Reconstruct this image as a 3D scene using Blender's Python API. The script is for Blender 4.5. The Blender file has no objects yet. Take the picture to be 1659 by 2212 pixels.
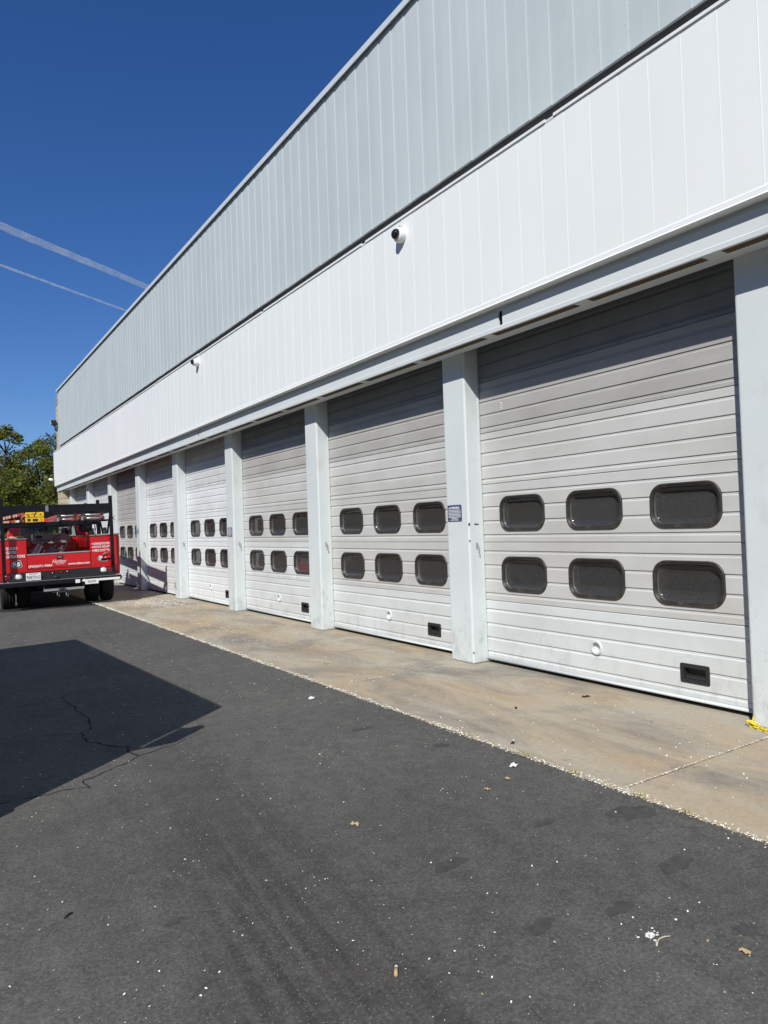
import bpy, bmesh, math, random
import numpy as np
from mathutils import Matrix, Vector
R = math.radians
random.seed(7); NP = np.random.default_rng(11)
SC = bpy.context.scene; COL = SC.collection

# ------------------------------------------------------------------ camera
cd = bpy.data.cameras.new('camera'); cam = bpy.data.objects.new('camera', cd); COL.objects.link(cam)
cd.sensor_fit = 'HORIZONTAL'; cd.sensor_width = 36.0; cd.lens = 1533.017/1659*36
cd.clip_start = 0.05; cd.clip_end = 90000
cr, cu, cf = Vector((.83703, -.54612, -.03359)), Vector((.01732, -.03491, .99924)), Vector((.54688, .83698, .01976))
cam.matrix_world = Matrix(((cr.x, cu.x, -cf.x, 0), (cr.y, cu.y, -cf.y, 0), (cr.z, cu.z, -cf.z, 1.5), (0, 0, 0, 1)))
SC.camera = cam

# ------------------------------------------------------------------ sky, sun, exposure
SUN = Vector((-1, -.76, 1.12)).normalized()
w = bpy.data.worlds.new('World'); SC.world = w; w.use_nodes = True
nt = w.node_tree; nt.nodes.clear()
sky = nt.nodes.new('ShaderNodeTexSky'); sky.sky_type = 'NISHITA'; sky.sun_disc = False
sky.sun_elevation = math.asin(SUN.z); sky.sun_rotation = math.atan2(SUN.x, SUN.y)
sky.air_density = 1.0; sky.dust_density = 0.25; sky.ozone_density = 3.0; sky.altitude = 200
hs = nt.nodes.new('ShaderNodeHueSaturation'); hs.inputs['Saturation'].default_value = 1.22; hs.inputs['Value'].default_value = 1.0
bg = nt.nodes.new('ShaderNodeBackground'); bg.inputs[1].default_value = 0.084
ow = nt.nodes.new('ShaderNodeOutputWorld')
nt.links.new(sky.outputs[0], hs.inputs['Color']); tint = nt.nodes.new('ShaderNodeVectorMath'); tint.operation = 'MULTIPLY'; tint.inputs[1].default_value = (.78, .90, 1.20)
nt.links.new(hs.outputs[0], tint.inputs[0]); nt.links.new(tint.outputs[0], bg.inputs[0]); nt.links.new(bg.outputs[0], ow.inputs[0])
sl = bpy.data.lights.new('sun', 'SUN'); sl.energy = 4.8; sl.angle = R(.53); sl.color = (1, .955, .89)
sun = bpy.data.objects.new('sun', sl); COL.objects.link(sun)
sun.rotation_euler = SUN.to_track_quat('Z', 'Y').to_euler(); sun.location = SUN*60
vs = SC.view_settings; vs.view_transform = 'Standard'; vs.look = 'None'; vs.exposure = 0.0; vs.gamma = 1; vs.use_curve_mapping = False
SC.display_settings.display_device = 'sRGB'

# ------------------------------------------------------------------ helpers
def lin(c): return tuple(((x/255)/12.92 if x/255 <= .04045 else ((x/255+.055)/1.055)**2.4) for x in c)
WL = {}                                                             # world position of unrotated roots and parts
def tag(o, label=None, cat=None, group=None, kind=None):
    if label: o['label'] = label
    if cat: o['category'] = cat
    if group: o['group'] = group
    if kind: o['kind'] = kind
    return o
def empty(name, loc=(0, 0, 0), label=None, cat=None, group=None, parent=None):
    o = bpy.data.objects.new(name, None); COL.objects.link(o); o.empty_display_size = .2
    WL[o] = Vector(loc)
    o.location = Vector(loc) - (WL.get(parent) or Vector()) if parent else loc
    if parent: o.parent = parent
    return tag(o, label, cat, group)
def link(name, me, parent=None, loc=(0, 0, 0), local=False):
    """loc is a world position unless local; parents of world pieces are never rotated"""
    o = bpy.data.objects.new(name, me); COL.objects.link(o)
    if parent is not None:
        o.parent = parent
        o.location = Vector(loc) if local else Vector(loc) - WL.get(parent, Vector())
    else: o.location = loc
    WL[o] = Vector(loc)
    return o
class MB:
    def __init__(s): s.v = []; s.f = []; s.m = []; s.sm = []
    def add(s, vs, fs, mi=0, smooth=False):
        n = len(s.v); s.v += [tuple(p) for p in vs]; s.f += [tuple(n+i for i in f) for f in fs]; s.m += [mi]*len(fs); s.sm += [smooth]*len(fs); return s
    def box(s, x0, x1, y0, y1, z0, z1, mi=0):
        v = [(x, y, z) for z in (z0, z1) for y in (y0, y1) for x in (x0, x1)]
        return s.add(v, [(0, 2, 3, 1), (4, 5, 7, 6), (0, 1, 5, 4), (2, 6, 7, 3), (0, 4, 6, 2), (1, 3, 7, 5)], mi)
    def prism(s, poly, ax, a, b, mi=0, smooth=False):
        n = len(poly)
        def P(p, t): return {'x': (t, p[0], p[1]), 'y': (p[0], t, p[1]), 'z': (p[0], p[1], t)}[ax]
        v = [P(p, a) for p in poly]+[P(p, b) for p in poly]
        s.add(v, [tuple(range(n))[::-1], tuple(range(n, 2*n))], mi)
        k = len(s.v)-2*n
        s.f += [(k+i, k+(i+1) % n, k+n+(i+1) % n, k+n+i) for i in range(n)]; s.m += [mi]*n; s.sm += [smooth]*n
        return s
    def tube(s, pts, r, n=8, mi=0, cap=True, r1=None):
        pts = [Vector(p) for p in pts]; L = len(pts); base = len(s.v); last = None
        for i, p in enumerate(pts):
            t = (pts[min(i+1, L-1)]-pts[max(i-1, 0)]).normalized()
            if last is None:
                a = t.cross(Vector((0, 0, 1)));
                if a.length < .01: a = t.cross(Vector((1, 0, 0)))
                a.normalize()
            else: a = (last-t*last.dot(t)).normalized()
            last = a; b = t.cross(a)
            rr = (r[i] if isinstance(r, (list, tuple)) else (r if r1 is None else r+(r1-r)*i/max(L-1, 1)))
            s.v += [tuple(p+a*rr*math.cos(2*math.pi*k/n)+b*rr*math.sin(2*math.pi*k/n)) for k in range(n)]
        for i in range(L-1):
            for k in range(n):
                s.f.append((base+i*n+k, base+i*n+(k+1) % n, base+(i+1)*n+(k+1) % n, base+(i+1)*n+k)); s.m.append(mi); s.sm.append(True)
        if cap:
            s.f += [tuple(base+k for k in range(n))[::-1], tuple(base+(L-1)*n+k for k in range(n))]; s.m += [mi]*2; s.sm += [False]*2
        return s
    def lathe(s, prof, o, ax='x', n=24, mi=0, smooth=True):
        """prof: (t along axis, radius)"""
        base = len(s.v); o = Vector(o)
        for t, r in prof:
            for k in range(n):
                c, q = r*math.cos(2*math.pi*k/n), r*math.sin(2*math.pi*k/n)
                s.v.append(tuple(o+Vector({'x': (t, c, q), 'y': (c, t, q), 'z': (c, q, t)}[ax])))
        for i in range(len(prof)-1):
            for k in range(n):
                s.f.append((base+i*n+k, base+i*n+(k+1) % n, base+(i+1)*n+(k+1) % n, base+(i+1)*n+k)); s.m.append(mi); s.sm.append(smooth)
        return s
    def rot(s, M):
        s.v = [tuple(M @ Vector(p)) for p in s.v]; return s
    def mesh(s, name, mats, fix=True):
        me = bpy.data.meshes.new(name); me.from_pydata(s.v, [], s.f)
        for m in (mats if isinstance(mats, (list, tuple)) else [mats]): me.materials.append(m)
        me.polygons.foreach_set('material_index', s.m); me.polygons.foreach_set('use_smooth', s.sm)
        if fix:
            b = bmesh.new(); b.from_mesh(me); bmesh.ops.recalc_face_normals(b, faces=b.faces); b.to_mesh(me); b.free()
        me.update(); return me
    def build(s, name, mats, parent=None, loc=(0, 0, 0), local=False, bevel=0, seg=2):
        o = link(name, s.mesh(name, mats), parent, loc, local)
        if bevel: bev(o, bevel, seg)
        return o
def bev(o, w, seg=2):
    m = o.modifiers.new('bevel', 'BEVEL'); m.width = w; m.segments = seg; m.limit_method = 'ANGLE'; m.angle_limit = R(40); m.harden_normals = False
    return o
def rrect(a, b, r, n=7):
    """rounded rectangle, half sizes a, b"""
    r = max(r, .001); p = []
    for cx, cy, a0 in ((a-r, b-r, 0), (-(a-r), b-r, 90), (-(a-r), -(b-r), 180), (a-r, -(b-r), 270)):
        for i in range(n+1):
            t = R(a0+90*i/n); p.append((cx+r*math.cos(t), cy+r*math.sin(t)))
    return p
def copy_of(o, parent, loc):
    c = o.copy(); COL.objects.link(c); c.parent = parent; c.location = Vector(loc)-WL[parent]; WL[c] = Vector(loc); return c

# ------------------------------------------------------------------ materials
def mat(name, col, rough=.6, metal=0, spec=.5, var=0.0, vscale=3.0, bump=0.0, bscale=40, obj_var=0.0, col2=None, c2scale=2.0, c2lo=.45, c2hi=.7, c2stretch=(1, 1, 1), coat=0, scuff=0.0, scuff_z=1.2, fine=0.0):
    m = bpy.data.materials.new(name); m.use_nodes = True; N = m.node_tree.nodes; L = m.node_tree.links
    p = N['Principled BSDF']; p.inputs['Roughness'].default_value = rough; p.inputs['Metallic'].default_value = metal
    p.inputs['Specular IOR Level'].default_value = spec; p.inputs['Coat Weight'].default_value = coat; p.inputs['Coat Roughness'].default_value = .05
    p.inputs['Base Color'].default_value = (*col, 1)
    if not (var or bump or obj_var or col2 or fine): return m
    tc = N.new('ShaderNodeTexCoord'); co = tc.outputs['Object']
    cur = None
    def rgb(c):
        n = N.new('ShaderNodeRGB'); n.outputs[0].default_value = (*c, 1); return n.outputs[0]
    def noise(scale, det=4, rough=.55, stretch=None):
        n = N.new('ShaderNodeTexNoise'); n.inputs['Scale'].default_value = scale; n.inputs['Detail'].default_value = det; n.inputs['Roughness'].default_value = rough
        src = co
        if stretch:
            mp = N.new('ShaderNodeMapping'); mp.inputs['Scale'].default_value = stretch; L.new(co, mp.inputs[0]); src = mp.outputs[0]
        if obj_var:
            oi = N.new('ShaderNodeObjectInfo'); ad = N.new('ShaderNodeVectorMath'); ad.operation = 'ADD'; L.new(src, ad.inputs[0])
            sc_ = N.new('ShaderNodeVectorMath'); sc_.operation = 'SCALE'; L.new(oi.outputs['Location'], sc_.inputs[0]); sc_.inputs['Scale'].default_value = 1.37
            L.new(sc_.outputs[0], ad.inputs[1]); src = ad.outputs[0]
        L.new(src, n.inputs[0]); return n.outputs[0]
    def ramp(fac, lo, hi, a, b):
        r = N.new('ShaderNodeMapRange'); r.inputs['From Min'].default_value = lo; r.inputs['From Max'].default_value = hi
        r.inputs['To Min'].default_value = a; r.inputs['To Max'].default_value = b; L.new(fac, r.inputs['Value']); return r.outputs[0]
    cur = rgb(col)
    if col2:
        mx = N.new('ShaderNodeMix'); mx.data_type = 'RGBA'; L.new(ramp(noise(c2scale, 5, .6, c2stretch), c2lo, c2hi, 0, 1), mx.inputs['Factor'])
        L.new(cur, mx.inputs['A']); mx.inputs['B'].default_value = (*col2, 1); cur = mx.outputs['Result']
    def mul(val):
        nonlocal cur
        mx = N.new('ShaderNodeVectorMath'); mx.operation = 'SCALE'; L.new(cur, mx.inputs[0]); L.new(val, mx.inputs['Scale']); cur = mx.outputs[0]
    if var: mul(ramp(noise(vscale, 4), .3, .7, 1-var, 1+var))
    if fine: mul(ramp(noise(160, 2), .3, .7, 1-fine, 1+fine))
    if scuff:                                                        # wear near the ground: rubbed and splashed, in its own ragged shapes
        sp = N.new('ShaderNodeSeparateXYZ'); L.new(co, sp.inputs[0]); hz = ramp(sp.outputs['Z'], .0, scuff_z, .13, -.02)
        ad = N.new('ShaderNodeMath'); ad.operation = 'ADD'; L.new(noise(5.5, 7, .72, (1, 1, .6)), ad.inputs[0]); L.new(hz, ad.inputs[1])
        mul(ramp(ad.outputs[0], .60, .72, 1, 1-scuff))
    if obj_var:
        oi = N.new('ShaderNodeObjectInfo'); mul(ramp(oi.outputs['Random'], 0, 1, 1-obj_var, 1+obj_var))
    L.new(cur, p.inputs['Base Color'])
    if bump:
        b = N.new('ShaderNodeBump'); b.inputs['Strength'].default_value = bump; b.inputs['Distance'].default_value = .01
        L.new(noise(bscale, 3), b.inputs['Height']); L.new(b.outputs[0], p.inputs['Normal'])
    return m

M = {}
M['grey_panel'] = mat('grey_panel_paint', (.52, .578, .585), .5, var=.03, vscale=1.2, obj_var=.018, bump=.05, bscale=9, col2=(.485, .543, .55), c2scale=1.6, c2lo=.45, c2hi=.75, c2stretch=(1, 1, .12), fine=.012)
M['white_panel'] = mat('white_panel_paint', (.80, .835, .825), .5, var=.015, vscale=1.0, obj_var=.01, bump=.04, bscale=7, fine=.008)
M['trim_white'] = mat('white_trim_paint', (.785, .82, .81), .45, var=.02)
M['trim_grey'] = mat('grey_trim_paint', (.58, .63, .645), .5, var=.03, fine=.02)
M['beam'] = mat('beam_paint', (.64, .69, .70), .5, var=.03, vscale=2, fine=.025, bump=.03, bscale=60, col2=(.55, .60, .61), c2scale=1.5, c2lo=.55, c2hi=.8, c2stretch=(1, .4, 1))
M['pillar'] = mat('pillar_paint', (.635, .69, .695), .42, scuff=.22, var=.03, vscale=2, fine=.03, bump=.06, bscale=120, obj_var=.015, col2=(.50, .515, .495), c2scale=2.6, c2lo=.6, c2hi=.85, c2stretch=(1, 1, .5))
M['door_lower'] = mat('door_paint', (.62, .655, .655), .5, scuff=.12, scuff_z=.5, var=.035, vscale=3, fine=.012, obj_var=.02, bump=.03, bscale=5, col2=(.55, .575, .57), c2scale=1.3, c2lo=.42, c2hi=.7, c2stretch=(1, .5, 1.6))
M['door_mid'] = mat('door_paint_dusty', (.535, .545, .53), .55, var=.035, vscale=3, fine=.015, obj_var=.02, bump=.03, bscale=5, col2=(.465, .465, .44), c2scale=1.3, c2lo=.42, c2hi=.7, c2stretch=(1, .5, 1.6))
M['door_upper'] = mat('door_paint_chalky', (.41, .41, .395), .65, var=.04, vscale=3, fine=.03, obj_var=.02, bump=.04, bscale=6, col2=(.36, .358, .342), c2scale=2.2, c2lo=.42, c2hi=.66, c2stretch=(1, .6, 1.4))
M['door_top'] = mat('door_paint_shaded', (.25, .265, .28), .65, var=.05, vscale=3, fine=.03, obj_var=.02, col2=(.21, .22, .228), c2scale=2.2)  # top section under the beam: its cool shade is put into the colour
M['door_clean'] = mat('door_paint_clean', (.73, .765, .775), .5, scuff=.10, scuff_z=.5, var=.03, vscale=3, fine=.01, obj_var=.02, bump=.03, bscale=5, col2=(.65, .68, .685), c2scale=1.3, c2lo=.45, c2hi=.75, c2stretch=(1, .5, 1.6))
M['gasket'] = mat('window_gasket', (.034, .031, .028), .42, var=.15, vscale=20, col2=(.085, .075, .06), c2scale=9, c2lo=.52, c2hi=.75)
M['black_plastic'] = mat('black_plastic', (.022, .022, .023), .5, var=.1, vscale=20)
M['dark_void'] = mat('dark_void_paint', (.03, .03, .03), .9)  # near-black: shade of recesses and slots put into the colour
M['alu'] = mat('aluminium', (.55, .56, .57), .38, metal=.8, var=.05, vscale=8)
M['galv'] = mat('galvanised_sheet', (.36, .36, .36), .5, metal=.35, var=.08, vscale=8)
M['vent'] = mat('vent_mesh', (.105, .068, .035), .8, var=.2, vscale=60)
M['interior'] = mat('interior_paint', (.36, .36, .34), .8, var=.1)
M['block'] = mat('split_face_block', (.50, .44, .33), .9, var=.14, vscale=7, bump=.6, bscale=24, obj_var=.08)
M['block_dark'] = mat('grey_block', (.27, .265, .26), .9, var=.12, vscale=7, bump=.5, bscale=24)
M['red'] = mat('red_truck_paint', (.56, .009, .014), .3, coat=.5, var=.04, fine=.03)
M['red_in'] = mat('red_engine_paint', (.48, .018, .02), .35, coat=.4)
M['black_steel'] = mat('black_rack_steel', (.007, .008, .010), .4, spec=.3, var=.2, vscale=14, fine=.1)
M['tread'] = mat('black_tread_plate', (.006, .0065, .008), .45, spec=.25, var=.15, vscale=14)
M['lug'] = mat('worn_tread_lug', (.13, .13, .135), .4, metal=.4)
M['rubber'] = mat('tyre_rubber', (.006, .006, .006), .85, var=.2, vscale=30)
M['rim'] = mat('steel_wheel', (.35, .35, .35), .4, metal=.7)
M['chassis'] = mat('dirty_chassis', (.012, .012, .012), .8)
M['white_vinyl'] = mat('white_vinyl', (.80, .80, .79), .45)
M['black_vinyl'] = mat('black_vinyl', (.012, .012, .014), .4)
M['grey_vinyl'] = mat('grey_vinyl', (.10, .10, .11), .4)
M['lamp_red'] = mat('red_lamp_lens', (.16, .006, .010), .15, coat=.4)
M['lamp_clear'] = mat('clear_lamp_lens', (.72, .75, .77), .18, coat=.6, var=.12, vscale=70)
M['yellow'] = mat('yellow_plastic', (.80, .50, .02), .45, var=.08, vscale=15)
M['yellow_chain'] = mat('yellow_chain_plastic', (.75, .60, .03), .4, var=.06, vscale=30)
M['orange_frp'] = mat('faded_red_fibreglass', (.42, .085, .065), .55, var=.14, vscale=12)
M['pink_frp'] = mat('sun_bleached_rail', (.60, .30, .23), .6, var=.14, vscale=9)
M['card'] = mat('cardboard', (.32, .19, .10), .8, var=.1, vscale=10)
M['steel'] = mat('dull_steel', (.30, .31, .33), .42, metal=.6, var=.15, vscale=9)
M['dark_steel'] = mat('dark_steel', (.07, .075, .085), .45, metal=.4, var=.2, vscale=9)
M['toolbox'] = mat('grey_toolbox_paint', (.27, .27, .28), .45, var=.06)
M['white_plastic'] = mat('white_camera_plastic', (.82, .82, .82), .35)
M['dome'] = mat('smoked_dome', (.010, .010, .011), .08, coat=.7)
M['sign_blue'] = mat('dark_blue_sign', (.045, .06, .16), .4)
M['sign_cyan'] = mat('light_blue_sign', (.14, .33, .46), .4)
M['paper'] = mat('crumpled_paper', (.78, .78, .75), .8, bump=.4, bscale=30)
M['petal'] = mat('fallen_petals', (.80, .77, .66), .7, var=.2, vscale=55, fine=.1)
M['husk'] = mat('dry_husks', (.40, .30, .13), .8, var=.3, vscale=60)
M['tan'] = mat('dry_leaf', (.52, .38, .20), .7, var=.2, vscale=40)
M['clod'] = mat('dark_debris', (.035, .026, .02), .9)
M['twig'] = mat('bleached_twig', (.52, .48, .38), .8)
M['grass'] = mat('green_sprouts', (.30, .29, .07), .7, var=.3, vscale=60)
M['chip'] = mat('bare_primer', (.05, .06, .09), .6)
M['van_white'] = mat('white_van_paint', (.72, .73, .73), .35, coat=.4, var=.02)
M['scuff'] = mat('scuffed_paint', (.33, .35, .36), .7)
M['crack'] = mat('crack_shadow_gap', (.008, .008, .009), 1.0)
M['stain'] = mat('asphalt_oil_stain', (.052, .051, .050), .8, var=.3, vscale=25)
M['truck_shade'] = mat('truck_shade_tone', (.022, .0215, .021), .7, var=.3, vscale=9)  # asphalt colour darkened to stand for the truck's shade
M['soil'] = mat('dry_ground', (.16, .13, .08), .95, var=.25, vscale=.5)
M['bark'] = mat('bark', (.055, .042, .03), .9, var=.3, vscale=12, bump=.5, bscale=30)

def leaf_mat(name, c1, c2):
    m = bpy.data.materials.new(name); m.use_nodes = True; N = m.node_tree.nodes; L = m.node_tree.links
    p = N['Principled BSDF']; p.inputs['Roughness'].default_value = .55; p.inputs['Specular IOR Level'].default_value = .3
    at = N.new('ShaderNodeAttribute'); at.attribute_name = 'tint'
    mx = N.new('ShaderNodeMix'); mx.data_type = 'RGBA'; mx.inputs['A'].default_value = (*c1, 1); mx.inputs['B'].default_value = (*c2, 1); L.new(at.outputs['Fac'], mx.inputs['Factor'])
    L.new(mx.outputs['Result'], p.inputs['Base Color'])
    tr = N.new('ShaderNodeBsdfTranslucent'); L.new(mx.outputs['Result'], tr.inputs[0])
    ms = N.new('ShaderNodeMixShader'); ms.inputs[0].default_value = .42
    L.new(p.outputs[0], ms.inputs[1]); L.new(tr.outputs[0], ms.inputs[2]); L.new(ms.outputs[0], N['Material Output'].inputs[0])
    return m
M['leaf'] = leaf_mat('oak_leaves', (.080, .102, .016), (.275, .295, .05))
M['leaf_dark'] = leaf_mat('dark_oak_leaves', (.055, .075, .018), (.17, .19, .04))

M['added_hill_green'] = mat('added_hillside_green', (.045, .06, .022), .95, var=.45, vscale=.25, bump=.8, bscale=1.5)
def glass_mat(name, dust, dlo, dhi, tint, rough=.06):
    m = bpy.data.materials.new(name); m.use_nodes = True; N = m.node_tree.nodes; L = m.node_tree.links; N.remove(N['Principled BSDF'])
    tc = N.new('ShaderNodeTexCoord'); no = N.new('ShaderNodeTexNoise'); no.inputs['Scale'].default_value = 75; no.inputs['Detail'].default_value = 4; no.inputs['Roughness'].default_value = .6
    oi = N.new('ShaderNodeObjectInfo'); ad = N.new('ShaderNodeVectorMath'); ad.operation = 'ADD'; L.new(tc.outputs['Object'], ad.inputs[0]); L.new(oi.outputs['Location'], ad.inputs[1]); L.new(ad.outputs[0], no.inputs[0])
    mr = N.new('ShaderNodeMapRange'); mr.inputs['From Min'].default_value = .35; mr.inputs['From Max'].default_value = .7; mr.inputs['To Min'].default_value = dlo; mr.inputs['To Max'].default_value = dhi; L.new(no.outputs[0], mr.inputs[0])
    tp = N.new('ShaderNodeBsdfTransparent'); tp.inputs[0].default_value = (*tint, 1)
    df = N.new('ShaderNodeBsdfDiffuse'); df.inputs[0].default_value = (*dust, 1)
    a = N.new('ShaderNodeMixShader'); L.new(mr.outputs[0], a.inputs[0]); L.new(tp.outputs[0], a.inputs[1]); L.new(df.outputs[0], a.inputs[2])
    lw = N.new('ShaderNodeLayerWeight'); lw.inputs[0].default_value = .5
    pw = N.new('ShaderNodeMath'); pw.operation = 'POWER'; pw.inputs[1].default_value = 4.5; L.new(lw.outputs['Facing'], pw.inputs[0])
    fr = N.new('ShaderNodeMapRange'); fr.inputs['To Min'].default_value = .04; fr.inputs['To Max'].default_value = .95; L.new(pw.outputs[0], fr.inputs['Value'])
    gl = N.new('ShaderNodeBsdfGlossy'); gl.inputs['Roughness'].default_value = rough
    b = N.new('ShaderNodeMixShader'); L.new(fr.outputs[0], b.inputs[0]); L.new(a.outputs[0], b.inputs[1]); L.new(gl.outputs[0], b.inputs[2])
    L.new(b.outputs[0], N['Material Output'].inputs[0]); return m
M['pane'] = glass_mat('dusty_acrylic', (.19, .19, .185), .17, .32, (.60, .60, .61), .05)
M['cab_glass'] = glass_mat('cab_glass', (.2, .22, .21), .03, .06, (.60, .70, .66), .02)

def ground_mat(kind):
    m = bpy.data.materials.new(kind); m.use_nodes = True; N = m.node_tree.nodes; L = m.node_tree.links; p = N['Principled BSDF']
    tc = N.new('ShaderNodeTexCoord'); co = tc.outputs['Object']
    def mp(scale, rz=0):
        n = N.new('ShaderNodeMapping'); n.inputs['Scale'].default_value = scale; n.inputs['Rotation'].default_value = (0, 0, rz); L.new(co, n.inputs[0]); return n.outputs[0]
    def noise(src, sc, det=5, ro=.6, dist=0):
        n = N.new('ShaderNodeTexNoise'); n.inputs['Scale'].default_value = sc; n.inputs['Detail'].default_value = det; n.inputs['Roughness'].default_value = ro; n.inputs['Distortion'].default_value = dist; L.new(src, n.inputs[0]); return n.outputs[0]
    def rng(v, lo, hi, a, b):
        n = N.new('ShaderNodeMapRange'); n.inputs['From Min'].default_value = lo; n.inputs['From Max'].default_value = hi; n.inputs['To Min'].default_value = a; n.inputs['To Max'].default_value = b; L.new(v, n.inputs[0]); return n.outputs[0]
    def mix(f, a, b):
        n = N.new('ShaderNodeMix'); n.data_type = 'RGBA'; L.new(f, n.inputs['Factor'])
        for k, v in (('A', a), ('B', b)):
            if isinstance(v, tuple): n.inputs[k].default_value = (*v, 1)
            else: L.new(v, n.inputs[k])
        return n.outputs['Result']
    def mul(c, f):
        n = N.new('ShaderNodeVectorMath'); n.operation = 'SCALE'; L.new(c, n.inputs[0]); L.new(f, n.inputs['Scale']); return n.outputs[0]
    if kind == 'asphalt':
        c = mix(rng(noise(co, .55, 4), .35, .65, 0, 1), (.078, .0775, .0725), (.103, .1015, .094))
        sx = N.new('ShaderNodeSeparateXYZ'); L.new(co, sx.inputs[0])
        def m2(op, a, b_):
            n = N.new('ShaderNodeMath'); n.operation = op
            for i_, v_ in enumerate((a, b_)):
                if isinstance(v_, (int, float)): n.inputs[i_].default_value = v_
                else: L.new(v_, n.inputs[i_])
            return n.outputs[0]
        lane = m2('SUBTRACT', sx.outputs['X'], m2('MULTIPLY', sx.outputs['Y'], .085))
        cb = N.new('ShaderNodeCombineXYZ'); L.new(m2('MULTIPLY', lane, 10), cb.inputs[0]); L.new(m2('MULTIPLY', sx.outputs['Y'], .38), cb.inputs[1])
        c = mix(m2('MULTIPLY', m2('MULTIPLY', rng(m2('ABSOLUTE', m2('SUBTRACT', lane, .98), 0), .1, .5, 1, 0), rng(sx.outputs['Y'], 2.6, 5.2, 1, 0)), rng(noise(co, 2.2, 5, .65), .3, .6, .2, .75)), c, (.060, .056, .051))
        trk = m2('MULTIPLY', rng(m2('ABSOLUTE', m2('SUBTRACT', lane, .98), 0), .16, .46, 1, .08), rng(sx.outputs['Y'], 2.6, 4.6, 1, .25))
        c = mix(m2('MULTIPLY', trk, rng(noise(cb.outputs[0], 1.0, 5, .6, .5), .47, .56, 0, .8)), c, (.049, .0465, .0435))
        c = mix(m2('MULTIPLY', trk, rng(noise(cb.outputs[0], 1.35, 5, .65, .5),   .58, .68, 0, .38)), c, (.120, .116, .108))
        c = mix(rng(noise(mp((5.5, .32, 1), R(-9)), 1.0, 3, .55, .4), .55, .75, 0, .30), c, (.055, .054, .053))     # tyre-worn bands
        c = mix(rng(noise(mp((.6, 4.5, 1), R(20)), 1.0, 3), .6, .78, 0, .35), c, (.112, .110, .104))
        c = mul(c, rng(noise(co, 9, 6, .7), .3, .7, .80, 1.20)); c = mix(rng(noise(co, 3.1, 6, .68), .64, .72, 0, .45), c, (.056, .054, .051))
        c = mul(c, rng(noise(co, 70, 3, .6), .3, .7, .68, 1.34))
        vo = N.new('ShaderNodeTexVoronoi'); vo.inputs['Scale'].default_value = 130; L.new(co, vo.inputs['Vector'])
        wn = N.new('ShaderNodeTexWhiteNoise'); L.new(vo.outputs['Color'], wn.inputs['Vector'])
        st = N.new('ShaderNodeMath'); st.operation = 'GREATER_THAN'; st.inputs[1].default_value = .86; L.new(wn.outputs['Value'], st.inputs[0])
        ds = N.new('ShaderNodeMath'); ds.operation = 'LESS_THAN'; ds.inputs[1].default_value = .33; L.new(vo.outputs['Distance'], ds.inputs[0])
        mm = N.new('ShaderNodeMath'); mm.operation = 'MULTIPLY'; L.new(st.outputs[0], mm.inputs[0]); L.new(ds.outputs[0], mm.inputs[1])
        c = mix(mm.outputs[0], c, (.19, .186, .174))
        p.inputs['Roughness'].default_value = .9; p.inputs['Specular IOR Level'].default_value = .25; h = noise(co, 110, 4, .7); st_ = .55
    else:
        c = mix(rng(noise(mp((1, .45, 1)), .9, 8, .68, .3),   .42, .60, 0, 1), (.41, .375, .295), (.40, .315, .205))     # sandy to rusty
        c = mix(rng(noise(mp((.9, .5, 1), R(14)), 1.5, 9, .70, .7),   .44, .64, 0, .95), c, (.215, .202, .172))         # grimy patches
        c = mix(rng(noise(mp((3.2, .22, 1), R(3)), 1.0, 8, .68, .2), .54, .68, 0, .6), c, (.45, .39, .29))           # paler wash streaks
        c = mix(rng(noise(mp((.35, 1.6, 1), R(6)), 1.3, 8, .72, .4), .60, .72, 0, .7), c, (.15, .14, .122))
        c = mix(rng(noise(co, 5.5, 5, .6), .66, .74, 0, .75), c, (.13, .112, .085))                                 # drips
        c = mul(c, rng(noise(co, 30, 5, .7), .3, .7, .90, 1.10)); c = mul(c, rng(noise(co, 150, 2, .6), .3, .7, .9, 1.1))
        p.inputs['Roughness'].default_value = .85; p.inputs['Specular IOR Level'].default_value = .3; h = noise(co, 120, 3, .6); st_ = .2
    L.new(c, p.inputs['Base Color'])
    b = N.new('ShaderNodeBump'); b.inputs['Strength'].default_value = st_; b.inputs['Distance'].default_value = .006; L.new(h, b.inputs['Height']); L.new(b.outputs[0], p.inputs['Normal'])
    return m
M['asphalt'] = ground_mat('asphalt'); M['concrete'] = ground_mat('concrete')

# ------------------------------------------------------------------ measures
DP, DD = 4.888, 5.089                    # pillar face and door face
Y0, P, W = 2.45, 3.3892, .3746           # first pillar, bay, pillar width
XE = 3.22                                # edge of the concrete apron
KS = range(-3, 9)                        # pillars
def gz(x): return 0.0 if x >= XE else -.02*(XE-max(x, -14.0))

# ------------------------------------------------------------------ ground
b = MB(); S = 3000
b.add([(-S, -S, -.9), (S, -S, -.9), (S, S, -.9), (-S, S, -.9)], [(0, 1, 2, 3)])
tag(b.build('ground', M['soil']), kind='structure')
b = MB(); xs = [-60, -14, -6, -2, 0, 1, 2, 3.2]; ys = [-40, -5, 0, 3, 6, 10, 16, 24, 34, 60]
v = [(x, y, gz(x)-.004) for y in ys for x in xs]; n = len(xs)
b.add(v, [(j*n+i, j*n+i+1, (j+1)*n+i+1, (j+1)*n+i) for j in range(len(ys)-1) for i in range(n-1)])
k = len(b.v); b.add([(3.2, -40, -.004), (3.2, 60, -.004), (3.2, 60, -.12), (3.2, -40, -.12)], [(0, 1, 2, 3)])
asph = tag(b.build('asphalt_yard', M['asphalt']), kind='structure')
b = MB(); b.box(3.2, 5.8, -40, 34, -.13, -.022); b.box(5.8, 16.6, -40, 34, -.13, -.004)
apron = tag(b.build('concrete_apron', M['concrete']), kind='structure')
joints = [-40, -20]+[2.625+3.36*i for i in range(-6, 10)]
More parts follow.
